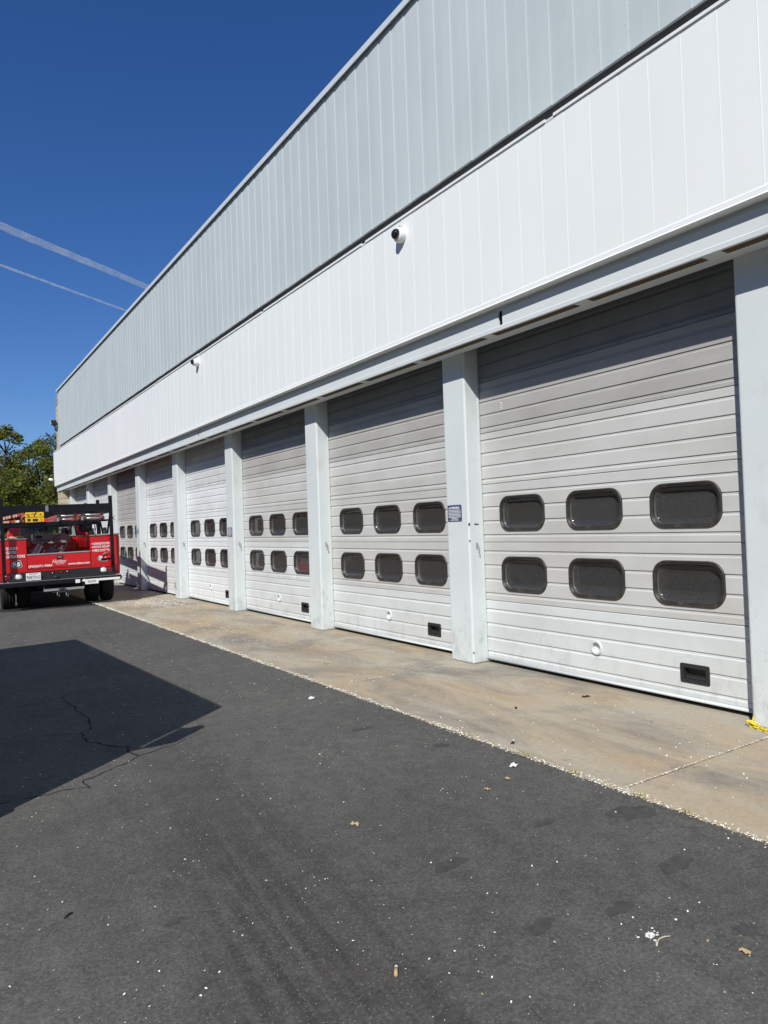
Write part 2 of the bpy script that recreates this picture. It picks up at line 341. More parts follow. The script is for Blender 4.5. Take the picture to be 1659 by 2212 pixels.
for i in range(len(joints)-1):
    b = MB(); y0, y1 = joints[i]+.006, joints[i+1]-.006
    b.box(XE, 5.35, y0, y1, -.02, 0); b.build('slab', M['concrete'], apron, bevel=.006)
b = MB(); b.box(5.352, 16.5, -20, 31, -.02, -.002); b.build('bay_floor', M['concrete'], apron)
# cracks: narrow dark gaps that wander through the asphalt
CR = [[(0.363, 7.493), (0.582, 7.454), (0.789, 7.387), (1.107, 7.448), (1.184, 7.569), (1.341, 7.496), (1.646, 7.53), (2.072, 7.46)],
[(1.107, 7.448), (1.112, 7.273), (1.14, 6.961), (1.123, 6.81), (1.16, 6.551), (1.147, 6.36), (1.131, 6.197), (1.092, 6.064), (1.029, 6.023), (1.023, 5.841), (1.018, 5.738), (1.109, 5.603), (1.151, 5.491), (1.232, 5.39), (1.21, 5.247), (1.247, 5.136), (1.368, 5.159), (1.459, 5.202), (1.545, 5.22), (1.623, 5.294), (1.742, 5.336)],
[(0.237, 6.231), (0.476, 6.16), (0.728, 6.142), (0.796, 6.161), (1.029, 6.023)],
[(1.247, 5.136), (1.151, 5.047), (0.975, 4.946), (0.894, 4.885), (0.832, 4.877), (0.839, 4.768), (0.841, 4.687)],
[(0.178, 4.851), (0.364, 4.805), (0.588, 4.77), (0.732, 4.762), (0.852, 4.717)],
[(0.22, 3.724), (0.288, 3.762), (0.417, 3.885), (0.538, 4.007)],
[(0.904, 3.226), (0.9, 3.128), (0.919, 2.821), (0.892, 2.771), (0.901, 2.639), (0.87, 2.506), (0.875, 2.405)],
[(2.213, 1.585), (2.199, 1.513), (2.192, 1.424), (2.153, 1.352), (2.128, 1.262)], [(1.22, 8.245), (1.274, 7.96)]]
CW = [.013, .017, .010, .013, .014, .003, .0035, .0045, .008]
b = MB()
for pl, cw in zip(CR, CW):
    if cw < .006: continue
    pts = []
    for (xa, ya), (xb, yb) in zip(pl, pl[1:]):
        L_ = math.hypot(xb-xa, yb-ya); m_ = max(2, int(L_/.035))
        for i in range(m_):
            t = i/m_; pts.append((xa+(xb-xa)*t+random.gauss(0, .006), ya+(yb-ya)*t+random.gauss(0, .006)))
    pts.append(pl[-1]); n = len(pts); vv = []
    for i, (x, y) in enumerate(pts):
        x0, y0 = pts[max(i-1, 0)]; x1, y1 = pts[min(i+1, n-1)]; dx, dy = x1-x0, y1-y0; q = math.hypot(dx, dy) or 1
        wd = cw*.5*random.uniform(.35, 1.3)*min(1, .25+4*min(i, n-1-i)/n)
        vv += [(x-dy/q*wd, y+dx/q*wd, gz(x)-.0015), (x+dy/q*wd, y-dx/q*wd, gz(x)-.0015)]
    b.add(vv, [(2*i, 2*i+1, 2*i+3, 2*i+2) for i in range(n-1)])
tag(b.build('crack', M['crack'], asph), kind='stuff')
b = MB()
for (x, y), r in zip([(3.02, 2.40), (1.971, 2.562), (2.726, 1.944), (2.257, 1.872), (1.937, 1.974), (2.95, 3.9), (2.6, 2.6), (2.75, 4.6), (.823, 2.89), (1.347, 1.8), (2.5, 1.5), (1.6, 1.35)], [.10, .062, .07, .05, .05, .05, .045, .06, .03, .035, .04, .05]):
    n = 18; ph = random.random()*6; vv = [(x, y, gz(x)-.0025)]
    for i in range(n):
        a = 2*math.pi*i/n; q = r*(1+.22*math.sin(2*a+ph)+.15*math.sin(5*a+2*ph)+random.uniform(-.1, .1))
        vv.append((x+q*1.25*math.cos(a), y+q*.8*math.sin(a), gz(x+q*math.cos(a))-.0025))
    b.add(vv, [(0, 1+i, 1+(i+1) % n) for i in range(n)])
tag(b.build('oil_stain', M['stain'], asph), kind='stuff')
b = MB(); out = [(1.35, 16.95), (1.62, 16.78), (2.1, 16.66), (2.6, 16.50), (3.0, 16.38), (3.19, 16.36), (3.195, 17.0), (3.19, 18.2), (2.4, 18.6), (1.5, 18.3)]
b.add([(x, y, gz(x)-.0024) for x, y in out], [tuple(range(len(out)))]); b.build('truck_shade_patch', M['truck_shade'], asph)  # shade below the truck's tail, painted on as a dark patch

# ------------------------------------------------------------------ depot building
bd = empty('depot_building', (DP, 12, 0), 'long white and grey metal-clad depot with a row of roll-up doors', 'building')
YS, YN = -8.0, 30.72
# pillars
pb = MB().box(0, .40, 0, W, .0, 3.76).mesh('pillar', M['pillar'])
hk = MB().tube([(0, 0, .05), (0, -.012, .05), (0, -.022, .03), (0, -.022, -.02), (0, -.030, -.045), (-.012, -.034, -.05)], .006, 6).box(-.012, .012, -.004, 0, -.005, .06).mesh('hook', M['galv'])
pillars = {}
for k in KS:
    o = link('pillar', pb, bd, (DP, Y0+k*P, 0)); bev(o, .022, 4); pillars[k] = o
    link('hook', hk, o, (DP+.105, Y0+k*P, 1.23))
    c = MB().box(DP+.385, DP+.40, Y0+k*P-.014, Y0+k*P-.002, 0, 3.7); c.box(DP+.182, DP+.196, Y0+k*P-.010, Y0+k*P-.001, .05, 3.5)
    c.build('door_track', M['trim_grey'], o)
c = MB()
for y, z, r in ((Y0+P, 1.487, .02), (Y0+P, 1.31, .013), (Y0+P, .12, .012)):
    c.prism([(DP+.01+.5*r*math.cos(a), z+r*math.sin(a)*random.uniform(.6, 1)) for a in [i*math.pi/4 for i in range(8)]], 'y', y-.0015, y+.01)
for dx_ in (.075, .09, .11):
    c.prism([(DP+dx_, 1.50-.03*dx_), (DP+dx_+.028, 1.488), (DP+dx_+.036, 1.478), (DP+dx_+.012, 1.484), (DP+dx_+.008, 1.470)], 'y', Y0+P-.0015, Y0+P+.01)
c.build('paint_chip', M['chip'], pillars[1])
g_ = random.Random(19)
for k, o in pillars.items():                                        # rubbed dirt and scratches on the lower part of each pillar
    c = MB(); yk = Y0+k*P
    for i in range(26):
        z = g_.choice([.15, .25, .4, .55, .75, .95, 1.1])+g_.gauss(0, .05); l_ = g_.uniform(.01, .06); a = g_.gauss(.9, .5); w_ = g_.uniform(.0008, .0022)
        y = yk+g_.uniform(.05, W-.03); dy, dz = math.cos(a)*l_, math.sin(a)*l_; x = DP-.0006
        c.add([(x, y, z-w_), (x, y+dy*.5, z+dz*.5-w_), (x, min(y+dy, yk+W-.02), z+dz), (x, y+dy*.5, z+dz*.5+w_)], [(0, 1, 2, 3)])
        if i % 2: xx = DP+g_.uniform(.04, .15); c.add([(xx, yk-.0006, z-w_), (xx+l_*.3, yk-.0006, z+dz*.5-w_), (xx+l_*.5, yk-.0006, z+dz), (xx+l_*.3, yk-.0006, z+dz*.5+w_)], [(0, 1, 2, 3)])
    tag(c.build('scratch', M['scuff'], o), kind='stuff')
# doors
SEC = [(.060, .669), (.669, 1.288), (1.288, 1.907), (1.907, 2.457), (2.457, 3.007), (3.007, 3.557)]
DW = P-W-.008
def section_mesh(z0, z1, g0, cut=None, mt=None):
    h = z1-z0; gap = (h-g0-(.086 if h > .6 else g0))/3
    poly = [(.045, .003), (.006, .003), (0, .008)]
    for i in range(4):
        g = g0+gap*i
        poly += [(0, g-.030), (.0075, g-.022), (.0085, g-.001), (0, g)]
    poly += [(0, h-.006), (.005, h-.001), (.045, h-.001)]
    me = MB().prism(poly, 'y', 0, DW).mesh('section', mt)
    if cut:
        o = bpy.data.objects.new('tmp', me); COL.objects.link(o)
        cm = cut.mesh('cut', mt); c_ = bpy.data.objects.new('tmp2', cm); COL.objects.link(c_)
        m = o.modifiers.new('b', 'BOOLEAN'); m.object = c_; m.operation = 'DIFFERENCE'; m.solver = 'EXACT'
        dg = bpy.context.evaluated_depsgraph_get(); me2 = bpy.data.meshes.new_from_object(o.evaluated_get(dg))
        bpy.data.objects.remove(o); bpy.data.objects.remove(c_); bpy.data.meshes.remove(cm); bpy.data.meshes.remove(me); me2.name = 'section'
        me2.materials.clear(); me2.materials.append(mt); return me2
    return me
WY = [DW/2-.915, DW/2, DW/2+.915]                       # from the near jamb
WZ = {1: .962, 2: 1.588}
LOCK_Y, LOCK_Z = DW-1.478, .338; HAN_Y, HAN_Z = DW-2.447, .25
def cutter(kind, z0):
    c = MB()
    if kind == 'win':
        for y in WY: c.prism([(y+p, (WZ[1] if z0 < 1 else WZ[2])-z0+q) for p, q in rrect(.300, .164, .12)], 'x', -.05, .1)
    else:
        c.prism([(LOCK_Y+.044*math.cos(a), LOCK_Z-z0+.044*math.sin(a)) for a in [2*math.pi*i/20 for i in range(20)]], 'x', -.05, .03)
        c.prism([(HAN_Y+p, HAN_Z-z0+q) for p, q in rrect(.098, .046, .006, 2)], 'x', -.05, .1)
    return c
def ring(sections, n=7):
    """sweep of (inset, x) round a rounded rectangle .3185 x .183"""
    c = MB(); k = 4*(n+1)
    for d, x in sections: c.v += [(x, p, q) for p, q in rrect(.3185-d, .183-d, .128-d, n)]
    for i in range(len(sections)-1):
        for j in range(k):
            c.f.append((i*k+j, i*k+(j+1) % k, (i+1)*k+(j+1) % k, (i+1)*k+j)); c.m.append(0); c.sm.append(True)
    return c, k
fr, _ = ring([(0, .002), (.001, -.009), (.006, -.014), (.014, -.014), (.018, -.009), (.020, -.004), (.024, -.009), (.029, -.008), (.032, .002), (.033, .012)])
frame_me = fr.mesh('window_frame', M['gasket'])
pn, k = ring([(.030, .004), (.033, .009), (.040, .018), (.050, .027), (.062, .034), (.078, .039), (.098, .0415), (.125, .042)])
L_ = len(pn.v)-k; pn.f.append(tuple(L_+i for i in range(k))); pn.m.append(0); pn.sm.append(True)
pane_me = pn.mesh('window_pane', M['pane'])
lock_me = MB().lathe([(-.001, .044), (.012, .044), (.026, .040), (.026, .001)], (0, 0, 0), 'x', 28).lathe([(.001, .066), (-.008, .066), (-.013, .060), (-.013, .050), (-.009, .044), (.004, .043)], (0, 0, 0), 'x', 28).mesh('lock_ring', M['trim_white'], fix=False)
lock_me.materials[0] = M['trim_grey']
c = MB()
o_, i_ = rrect(.128, .0775, .014, 4), rrect(.096, .044, .006, 4); n = len(o_)
c.v = [(.001, p, q) for p, q in o_]+[(-.006, p*.985, q*.975) for p, q in o_]+[(-.006, p, q) for p, q in i_]+[(.045, p*.92, q*.9) for p, q in i_]
c.f = [(a*n+i, a*n+(i+1) % n, (a+1)*n+(i+1) % n, (a+1)*n+i) for a in range(3) for i in range(n)]+[tuple(3*n+i for i in range(n))]
c.m = [0]*len(c.f); c.sm = [False]*len(c.f)
c.prism([(.003, -.040), (.03, -.040), (.03, -.018), (.016, -.022)], 'y', -.085, .085)
hand_me = c.mesh('lift_handle', M['black_plastic'])
seal_me = MB().tube([(-.004, .004, 0), (-.004, DW-.004, 0)], .013, 10).box(.0, .04, .004, DW-.004, .008, .016).mesh('bottom_seal', M['trim_grey'])
secm = {}
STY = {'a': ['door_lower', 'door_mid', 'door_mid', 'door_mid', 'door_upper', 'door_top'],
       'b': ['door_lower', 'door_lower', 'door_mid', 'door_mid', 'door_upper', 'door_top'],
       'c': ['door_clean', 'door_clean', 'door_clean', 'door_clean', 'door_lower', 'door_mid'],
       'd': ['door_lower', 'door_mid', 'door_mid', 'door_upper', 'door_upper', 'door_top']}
def sec_me(i, mname):
    if (i, mname) not in secm:
        z0, z1 = SEC[i]; g0 = (.071 if i == 0 else .086) if z1-z0 > .6 else .066
        cut = cutter('win', z0) if i in (1, 2) else (cutter('low', z0) if i == 0 else None)
        secm[(i, mname)] = section_mesh(z0, z1, g0, cut, M[mname])
    return secm[(i, mname)]
for k in range(-3, 8):
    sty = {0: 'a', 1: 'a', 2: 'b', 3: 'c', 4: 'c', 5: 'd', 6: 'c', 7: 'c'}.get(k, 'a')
    y0 = Y0+k*P+W+.004
    d = empty('garage_door', (DD, y0, 0), parent=bd)
    if k == 0: d['label'] = 'wide grey sectional door at the near end with six oval windows'
    for i, (z0, z1) in enumerate(SEC):
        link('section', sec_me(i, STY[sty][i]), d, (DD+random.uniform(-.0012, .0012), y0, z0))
    for i in (1, 2):
        for y in WY:
            link('window_frame', frame_me, d, (DD, y0+y, WZ[i])); link('window_pane', pane_me, d, (DD, y0+y, WZ[i]))
    link('lock_ring', lock_me, d, (DD, y0+LOCK_Y, LOCK_Z)); link('lift_handle', hand_me, d, (DD, y0+HAN_Y, HAN_Z)); link('bottom_seal', seal_me, d, (DD, y0, .049))
    if k in (0, 3):
        c = MB(); 
        for r_ in range(3):
            for q in range(3): c.box(-.0015, 0, .012*q, .012*q+.008, -.026*r_, -.026*r_+random.uniform(.008, .016))
        c.build('sticker', M['white_vinyl'], d, (DD, Y0+(k+1)*P-.37, 2.735))
# shell behind the cladding
c = MB(); c.box(5.0, 5.2, YS, 30.3, 3.56, 3.76); c.build('lintel', M['dark_void'], bd)
c = MB(); c.box(4.86, 5.2, YS, YN-.05, 3.76, 7.2); c.box(4.70, 4.86, YS, YN-.05, 3.64, 4.85); c.build('backing_wall', M['dark_void'], bd)
c = MB(); c.box(5.2, 6.6, YS, YN, 7.0, 7.2); c.box(6.6, 8.0, YS, Y0+2*P-.17, 7.0, 7.2); c.box(6.6, 8.0, Y0+5*P-.19, YN, 7.0, 7.2); c.box(8.0, 16.4, YS, YN, 7.0, 7.2); c.build('roof', M['galv'], bd)
for k in (2, 3, 4): MB().box(6.6, 8.0, Y0+k*P-.16, Y0+(k+1)*P-.20, 7.12, 7.16).build('added_skylight', M['pane'], bd)  # unseen roof lights, added to bring daylight into the bays
c = MB(); c.box(16.4, 16.6, YS, YN, -.1, 7.3); c.build('back_wall', M['interior'], bd)
c = MB(); c.box(5.35, 16.4, YN-.2, YN+.04, -.1, 7.3); c.box(5.2, 5.35, 29.9, YN+.04, -.05, 7.2); c.build('end_wall', M['block'], bd)
c = MB(); c.box(5.2, 16.4, YS-.2, YS, -.1, 7.3); c.build('end_wall', M['block'], bd)
# grey upper panels: each one a slightly tilted sheet with a raised lap
XG, ZG0, ZG1, SP = 4.66, 5.117, 7.290, .2676
c = MB(); prof = [(.001, 0), (-.0006, .0012), (-.0006, .0050), (.0016, .0075), (.0024, .14), (.0075, SP-.0005), (.03, SP-.0005), (.03, 0)]
c.prism(prof, 'z', 0, ZG1-ZG0); gp = c.mesh('wall_panel', M['grey_panel'])
n0 = math.ceil((YS-6.391)/SP); n1 = int((YN-6.391)/SP)
for i in range(n0, n1): link('wall_panel', gp, bd, (XG, 6.391+i*SP, ZG0+random.uniform(-.003, .003)))
# paint blisters low on the nearer panels
b2 = MB()
for i in range(420):
    y = random.choice([3.3, 3.5, 3.75, 4.0, 4.05, 4.2, 4.6, 4.9, 5.6, 6.0])+random.gauss(0, .06); z = 5.16+abs(random.gauss(0, .45)); r = random.uniform(.003, .008)
    if z > 6.8 or y < 2.4: continue
    xo = XG+.0015+.007*(((y-6.391) % SP)/SP)
    b2.lathe([(0, r), (-.0022, r*.7), (-.003, .0005)], (xo, y, z), 'x', 6)
tag(b2.build('paint_blister', M['grey_panel'], bd), kind='stuff')
# white fascia
XF, ZF0, ZF1, SW = 4.574, 3.60, 4.940, .2741
c = MB(); prof = [(.0008, 0), (.0001, .0015), (.0001, .0045), (.0011, .007), (.0013, .14), (.0024, SW-.0005), (.03, SW-.0005), (.03, 0)]
c.prism(prof, 'z', 0, ZF1-ZF0); wp = c.mesh('fascia_panel', M['white_panel'])
YF1 = 31.33
n0 = math.ceil((YS-6.282)/SW); n1 = int((YF1-6.282)/SW)
for i in range(n0, n1+1): link('fascia_panel', wp, bd, (XF, 6.282+i*SW-.04, ZF0))
yb = YS
while yb < YF1-.1:                                      # bottom trim, cap strips and copings in lengths, as they were fitted
    ye = min(yb+3.05, YF1)
    MB().prism([(XF-.0015, ZF0+.008), (XF-.0045, ZF0-.002), (XF-.0045, ZF0-.036), (XF-.013, ZF0-.050), (XF-.008, ZF0-.054), (4.70, ZF0-.050), (4.70, ZF0+.012)], 'y', yb+.002, ye-.002).build('fascia_trim', M['white_panel'], bd)
    dz = random.uniform(-.006, .004)
    q = [(XF-.012, 4.936+dz), (XF-.012, 4.958+dz), (XF-.006, 4.964+dz), (XF+.075, 4.968+dz), (XF+.075, 4.93+dz), (XF-.002, 4.93), (XF-.002, 4.936+dz)]
    MB().prism(q, 'y', yb+.05, ye-.05).build('cap_strip', M['trim_white'], bd)
    if ye < YF1:
        MB().prism([(x+.010, z-.012) for x, z in q], 'y', ye-.062, ye+.062).build('cap_joint', M['trim_grey'], bd)
    if yb < YN-.1:
        yc = min(ye, YN+.05)
        MB().prism([(4.618, 7.292), (4.618, 7.37), (4.63, 7.375), (5.3, 7.39), (5.3, 7.34), (4.66, 7.33), (4.632, 7.296)], 'y', yb+.002, yc-.002).build('coping', M['trim_grey'], bd)
    yb = ye
c = MB(); c.box(4.80, 4.86, YS, YN-.02, 4.85, 7.2); c.build('ledge_flashing', M['toolbox'], bd)
c = MB(); c.box(4.58, 4.80, YS, YF1-.02, 4.87, 4.90); c.build('ledge_deck', M['galv'], bd)
c = MB(); c.box(XF+.02, 4.9, YF1-.03, YF1, ZF0, 4.92); c.build('fascia_return', M['white_panel'], bd)
c = MB(); c.box(4.664, 4.86, YN-.07, YN-.02, 5.12, 7.3); c.build('corner_return', M['grey_panel'], bd)
# beam over the doors, with its slots, lip and soffit
YBE = 31.25; slots = [4.985-8.77, 4.985, 13.76, 22.53]
edges = [YS]+[s for s in slots]+[YBE]
for i in range(len(edges)-1):
    a = edges[i]+(.028 if i else 0); e = edges[i+1]-(.028 if i < len(edges)-2 else 0)
    MB().box(4.65, 4.675, a, e, 3.372, 3.512).build('beam', M['beam'], bd, bevel=.002)
yb = YS
while yb < YBE-.1:
    ye = min(yb+6.1, YBE)
    MB().prism([(4.646, 3.327), (4.650, 3.322), (4.885, 3.322), (4.885, 3.345), (4.68, 3.345), (4.68, 3.3715), (4.648, 3.3715), (4.644, 3.362)], 'y', yb+.0015, ye-.0015).build('beam_lip', M['beam'], bd)
    MB().box(4.664, 4.675, yb+.0015, ye-.0015, 3.513, 3.552).build('beam_flashing', M['trim_grey'], bd)
    yb = ye
c = MB(); c.box(4.74, 4.86, YS, YBE-.03, 3.35, 3.70); c.build('beam_core', M['dark_void'], bd)
c = MB(); c.box(4.65, 4.885, YBE-.02, YBE, 3.33, 3.55); c.build('beam_end', M['beam'], bd)
vm = MB().box(4.664, 4.742, 0, 1.03, 3.3185, 3.3215)
for i in range(34): vm.box(4.664, 4.742, .008+i*.030, .014+i*.030, 3.3165, 3.3186)
vm = vm.mesh('soffit_vent', M['vent'])
for i in range(-8, 24): link('soffit_vent', vm, bd, (0, 2.916+i*1.1775, 0))
c = MB(); c.box(4.885, 5.0, YS, 30.3, 3.70, 3.76); c.build('recess_ceiling', M['dark_void'], bd)
c = MB(); c.box(4.95, 5.2, 29.94, 30.27, 0, 3.76); c.build('infill_wall', M['pillar'], bd)
# split-faced block pier at the far end
pier = empty('block_pier', (4.70, 30.28, 0), parent=bd)
for r_ in range(36):
    z = r_*.2; mt = M['block_dark'] if r_ in (35, 34, 29, 24) else M['block']
    ys_ = [30.28, 30.68, 31.08, 31.42] if r_ % 2 else [30.28, 30.48, 30.88, 31.42]
    for a, e in zip(ys_, ys_[1:]):
        c = MB(); dx = random.uniform(-.012, .012)
        c.add([(4.70+dx, a+.005, z+.005), (5.0, a+.005, z+.005), (5.0, e-.005, z+.005), (4.70+dx, e-.005, z+.005), (4.70+dx*.3, a+.008, z+.195), (5.0, a+.005, z+.195), (5.0, e-.005, z+.195), (4.70-dx, e-.008, z+.195),
               (4.685+dx, (a+e)/2, z+.1)], [(0, 1, 2, 3), (4, 7, 6, 5), (0, 4, 5, 1), (3, 2, 6, 7), (1, 5, 6, 2), (0, 8, 4), (4, 8, 7), (7, 8, 3), (3, 8, 0)])
        c.build('block', mt, pier)
MB().box(4.73, 5.2, 30.30, 31.40, 0, 7.19).build('mortar', M['block_dark'], pier)

# ------------------------------------------------------------------ lettering
def text_mesh(s, name, mt, bold=.0, shear=0.0, spacing=1.0):
    cu_ = bpy.data.curves.new('t', 'FONT'); cu_.body = s; cu_.size = 1; cu_.extrude = .01; cu_.offset = bold; cu_.shear = shear; cu_.space_character = spacing; cu_.resolution_u = 3
    o = bpy.data.objects.new('t', cu_); COL.objects.link(o)
    me = bpy.data.meshes.new_from_object(o.evaluated_get(bpy.context.evaluated_depsgraph_get()))
    bpy.data.objects.remove(o); bpy.data.curves.remove(cu_)
    me.name = name; me.materials.clear(); me.materials.append(mt); return me
def fit(me, fn, w_, h_):
    """scale lettering into a w x h box; fn maps (u right, v up, out) to the parent's space"""
    co = np.array([v.co[:] for v in me.vertices]); lo, hi = co.min(0), co.max(0)
    for v in me.vertices:
        u = (v.co.x-lo[0])/(hi[0]-lo[0])*w_; q = (v.co.y-lo[1])/(hi[1]-lo[1])*h_; t = .0025*(v.co.z-lo[2])/(hi[2]-lo[2])
        v.co = fn(u, q, t)
    me.update(); return me

# ------------------------------------------------------------------ signs and fixtures on the wall
def sign(k, yc, z0, z1, wd, plate, label, lines, head='WARNING'):
    s = empty('warning_sign', (DP-.001, yc, z0), label, 'sign')
    h = z1-z0
    MB().box(-.003, 0, -wd/2, wd/2, 0, h).build('plate', plate, s, local=True, bevel=.001)
    me = fit(text_mesh(head, 'lettering', M['white_vinyl'], .03), lambda u, q, t: (-.003-t*.4, wd*.30-u, h*.76+q), wd*.66, h*.14)
    link('lettering', me, s, (0, 0, 0), True)
    c = MB(); c.prism([(wd*.415, h*.76), (wd*.315, h*.76), (wd*.365, h*.89)], 'x', -.004, -.003)
    rng_ = random.Random(k)
    for i in range(lines):
        zc = h*(.69-.60*i/max(lines-1, 1)); half = wd*(.43 if i < lines-2 else (.22 if i == lines-2 else .32)); y = half
        while y > -half+.004:                           # word-length strokes: the small print
            l_ = min(rng_.uniform(.008, .026), y+half); c.box(-.0036, -.003, y-l_, y, zc-h*.021, zc+h*.021); y -= l_+.0035
    c.build('small_print', M['white_vinyl'], s, local=True)
    c = MB()
    for yy in (-wd*.46, wd*.46):
        for zz in (h*.05, h*.95): c.lathe([(-.003, .004), (-.0055, .003), (-.006, .0003)], (0, yy, zz), 'x', 8)
    c.build('rivet', M['alu'], s, local=True)
sign(1, 6.068, 1.523, 1.703, .240, M['sign_blue'], 'dark blue warning sign with white print on the pillar beside the near door', 8)
sign(3, 12.815, 1.392, 1.570, .225, M['sign_blue'], 'dark blue warning sign on the fourth pillar from the right, above the far bays', 8)
sign(5, 19.637, 1.504, 1.675, .230, M['sign_cyan'], 'pale blue sign on the pillar just right of the red truck', 3)

def dome_camera(y, z, r, label, depth=.20, knock=True):
    s = empty('security_camera', (XF, y, z), label, 'security camera', 'white dome cameras on the fascia')
    MB().lathe([(.004, r*.98), (-.02, r), (-depth*.55, r*.98), (-depth*.8, r*.92), (-depth, r*.80), (-depth-.004, r*.68)], (0, 0, 0), 'x', 32).build('housing', M['white_plastic'], s, local=True)
    c = MB(); q = r*.70
    c.lathe([(-depth-.002-q*.95*math.sin(t), q*math.cos(t)+.0004) for t in [i*math.pi/2/9 for i in range(10)]], (0, 0, 0), 'x', 28).build('dome', M['dome'], s, local=True)
    MB().lathe([(-depth-q*.55, q*.2), (-depth-q*.80, q*.25), (-depth-q*.9, q*.05)], (0, q*.30, q*.15), 'x', 12).build('lens', M['galv'], s, local=True)
    if knock: MB().tube([(.0, 0, r*.9), (-depth*.5, .0, r*.98)], r*.26, 10).build('conduit', M['galv'], s, local=True)
dome_camera(6.44, 4.745, .088, 'larger white dome camera with black bubble nearest on the white fascia', .075)
dome_camera(13.42, 4.795, .075, 'smaller looking white dome camera further along the white fascia', .10, False)
s = empty('security_camera', (XF, YF1-.1, 3.80), 'tiny white camera sticking out at the far corner of the fascia', 'security camera')
MB().tube([(0, 0, 0), (-.10, 0, .02)], .02, 8).build('arm', M['galv'], s, local=True)
MB().lathe([(-.08, .03), (-.09, .055), (-.19, .06), (-.22, .045), (-.235, .005)], (0, 0, .02), 'x', 16).build('housing', M['white_plastic'], s, local=True)
s = empty('wall_lamp', (4.685, 31.1, 5.98), 'dark floodlight on the tan block pier high at the far corner', 'wall lamp')
MB().tube([(0.04, 0, -.20), (-.06, 0, -.18), (-.09, 0, .02)], .028, 8).build('arm', M['black_plastic'], s, local=True)
MB().prism([(-.05, -.01), (-.22, .07), (-.26, .21), (-.05, .23), (-.01, .12)], 'y', -.12, .12).build('housing', M['black_plastic'], s, local=True, bevel=.02)
MB().prism([(-.225, .065), (-.266, .205), (-.25, .21), (-.21, .065)], 'y', -.10, .10).build('lens', M['lamp_clear'], s, local=True)

# ------------------------------------------------------------------ engines parked inside, seen dimly through the panes
def engine(y, x, label):
    s = empty('fire_engine', (x, y, 0), label, 'fire engine', 'engines parked behind the doors')
    MB().prism([(0, .55), (0, 1.45), (.22, 2.75), (2.4, 2.85), (7.2, 2.85), (7.2, .55)], 'y', -1.2, 1.2).build('body', M['red_in'], s, local=True, bevel=.06)
    MB().prism([(-.012, 1.5), (.175, 2.60), (.19, 2.60), (.01, 1.48)], 'y', -1.08, 1.08).build('windscreen', M['dome'], s, local=True)
    MB().box(-.25, .02, -1.22, 1.22, .35, .58).build('bumper', M['alu'], s, local=True, bevel=.03)
    MB().box(-.02, .0, -.55, .55, .88, 1.35).build('grille', M['alu'], s, local=True)
    for sy in (-.88, .88):
        MB().box(-.03, 0, sy-.2, sy+.2, .95, 1.25).build('headlight', M['lamp_clear'], s, local=True)
    for xx in (1.3, 5.6):
        for sy in (-1.0, 1.0):
            MB().lathe([(-.15, .2), (-.15, .5), (.15, .5), (.15, .2)], (xx, sy, .5), 'y', 20).build('wheel', M['rubber'], s, local=True)
engine(11.0, 5.85, 'red fire engine dimly seen behind the windows of the third door')
engine(14.45, 5.85, 'red fire engine dimly seen behind the windows of the fourth door')
engine(17.8, 7.4, 'red fire engine standing furthest in behind the fifth door')

# ------------------------------------------------------------------ the red service truck (x right, y forward, z up)
psi = R(3.5); tr_ = Vector((math.cos(psi), -math.sin(psi), .02)).normalized(); tf = Vector((math.sin(psi), math.cos(psi), 0)); tu = tr_.cross(tf)
TM = Matrix(((tr_.x, tf.x, tu.x, 2.487), (tr_.y, tf.y, tu.y, 16.526), (tr_.z, tf.z, tu.z, -.015), (0, 0, 0, 1)))
tk = empty('service_truck', (0, 0, 0), 'red utility service truck with black ladder rack seen from behind', 'truck'); tk.matrix_world = TM
def T(mb, name, mt, bevel=0, par=None): return mb.build(name, mt, par or tk, local=True, bevel=bevel)
XC = .04
def mir(x): return 2*XC-x
# under-body
T(MB().box(-.42, .50, .25, 6.0, .42, .62), 'chassis', M['chassis'])
T(MB().tube([(-.9, 1.0, .39), (.98, 1.0, .39)], .07, 10).lathe([(-.17, .03), (-.12, .15), (.05, .17), (.16, .06)], (.04, 1.0, .39), 'y', 14), 'axle', M['chassis'])
T(MB().box(-1.0, -.35, .3, 2.4, .5, .78).box(.45, 1.08, .3, 2.4, .66, .78), 'underbody', M['chassis'])
def wheel(x0, x1, y, r=.40):
    wd = x1-x0
    wh = empty('wheel', (0, 0, 0)); wh.parent = tk; wh.location = (x0, y, r-.005)
    c = MB().lathe([(.03, .21), (.012, .26), (.0, r-.09), (.012, r-.035), (.04, r-.008), (.07, r), (.078, r-.012), (.084, r), (wd/2-.006, r), (wd/2, r-.013), (wd/2+.006, r), (wd-.084, r), (wd-.078, r-.012), (wd-.07, r), (wd-.04, r-.008), (wd-.012, r-.035), (wd, r-.09), (wd-.012, .26), (wd-.03, .21)], (0, 0, 0), 'x', 40)
    c.build('tyre', M['rubber'], wh, local=True)
    MB().lathe([(.02, .215), (.05, .2), (wd*.55, .19), (wd*.55, .06), (wd*.45, .001)], (0, 0, 0), 'x', 24).build('rim', M['rim'], wh, local=True)
for a, e in ((.60, .875), (.915, 1.19)):
    wheel(a, e, 1.0); wheel(mir(e), mir(a), 1.0)
wheel(.86, 1.10, 5.35); wheel(mir(1.10), mir(.86), 5.35)
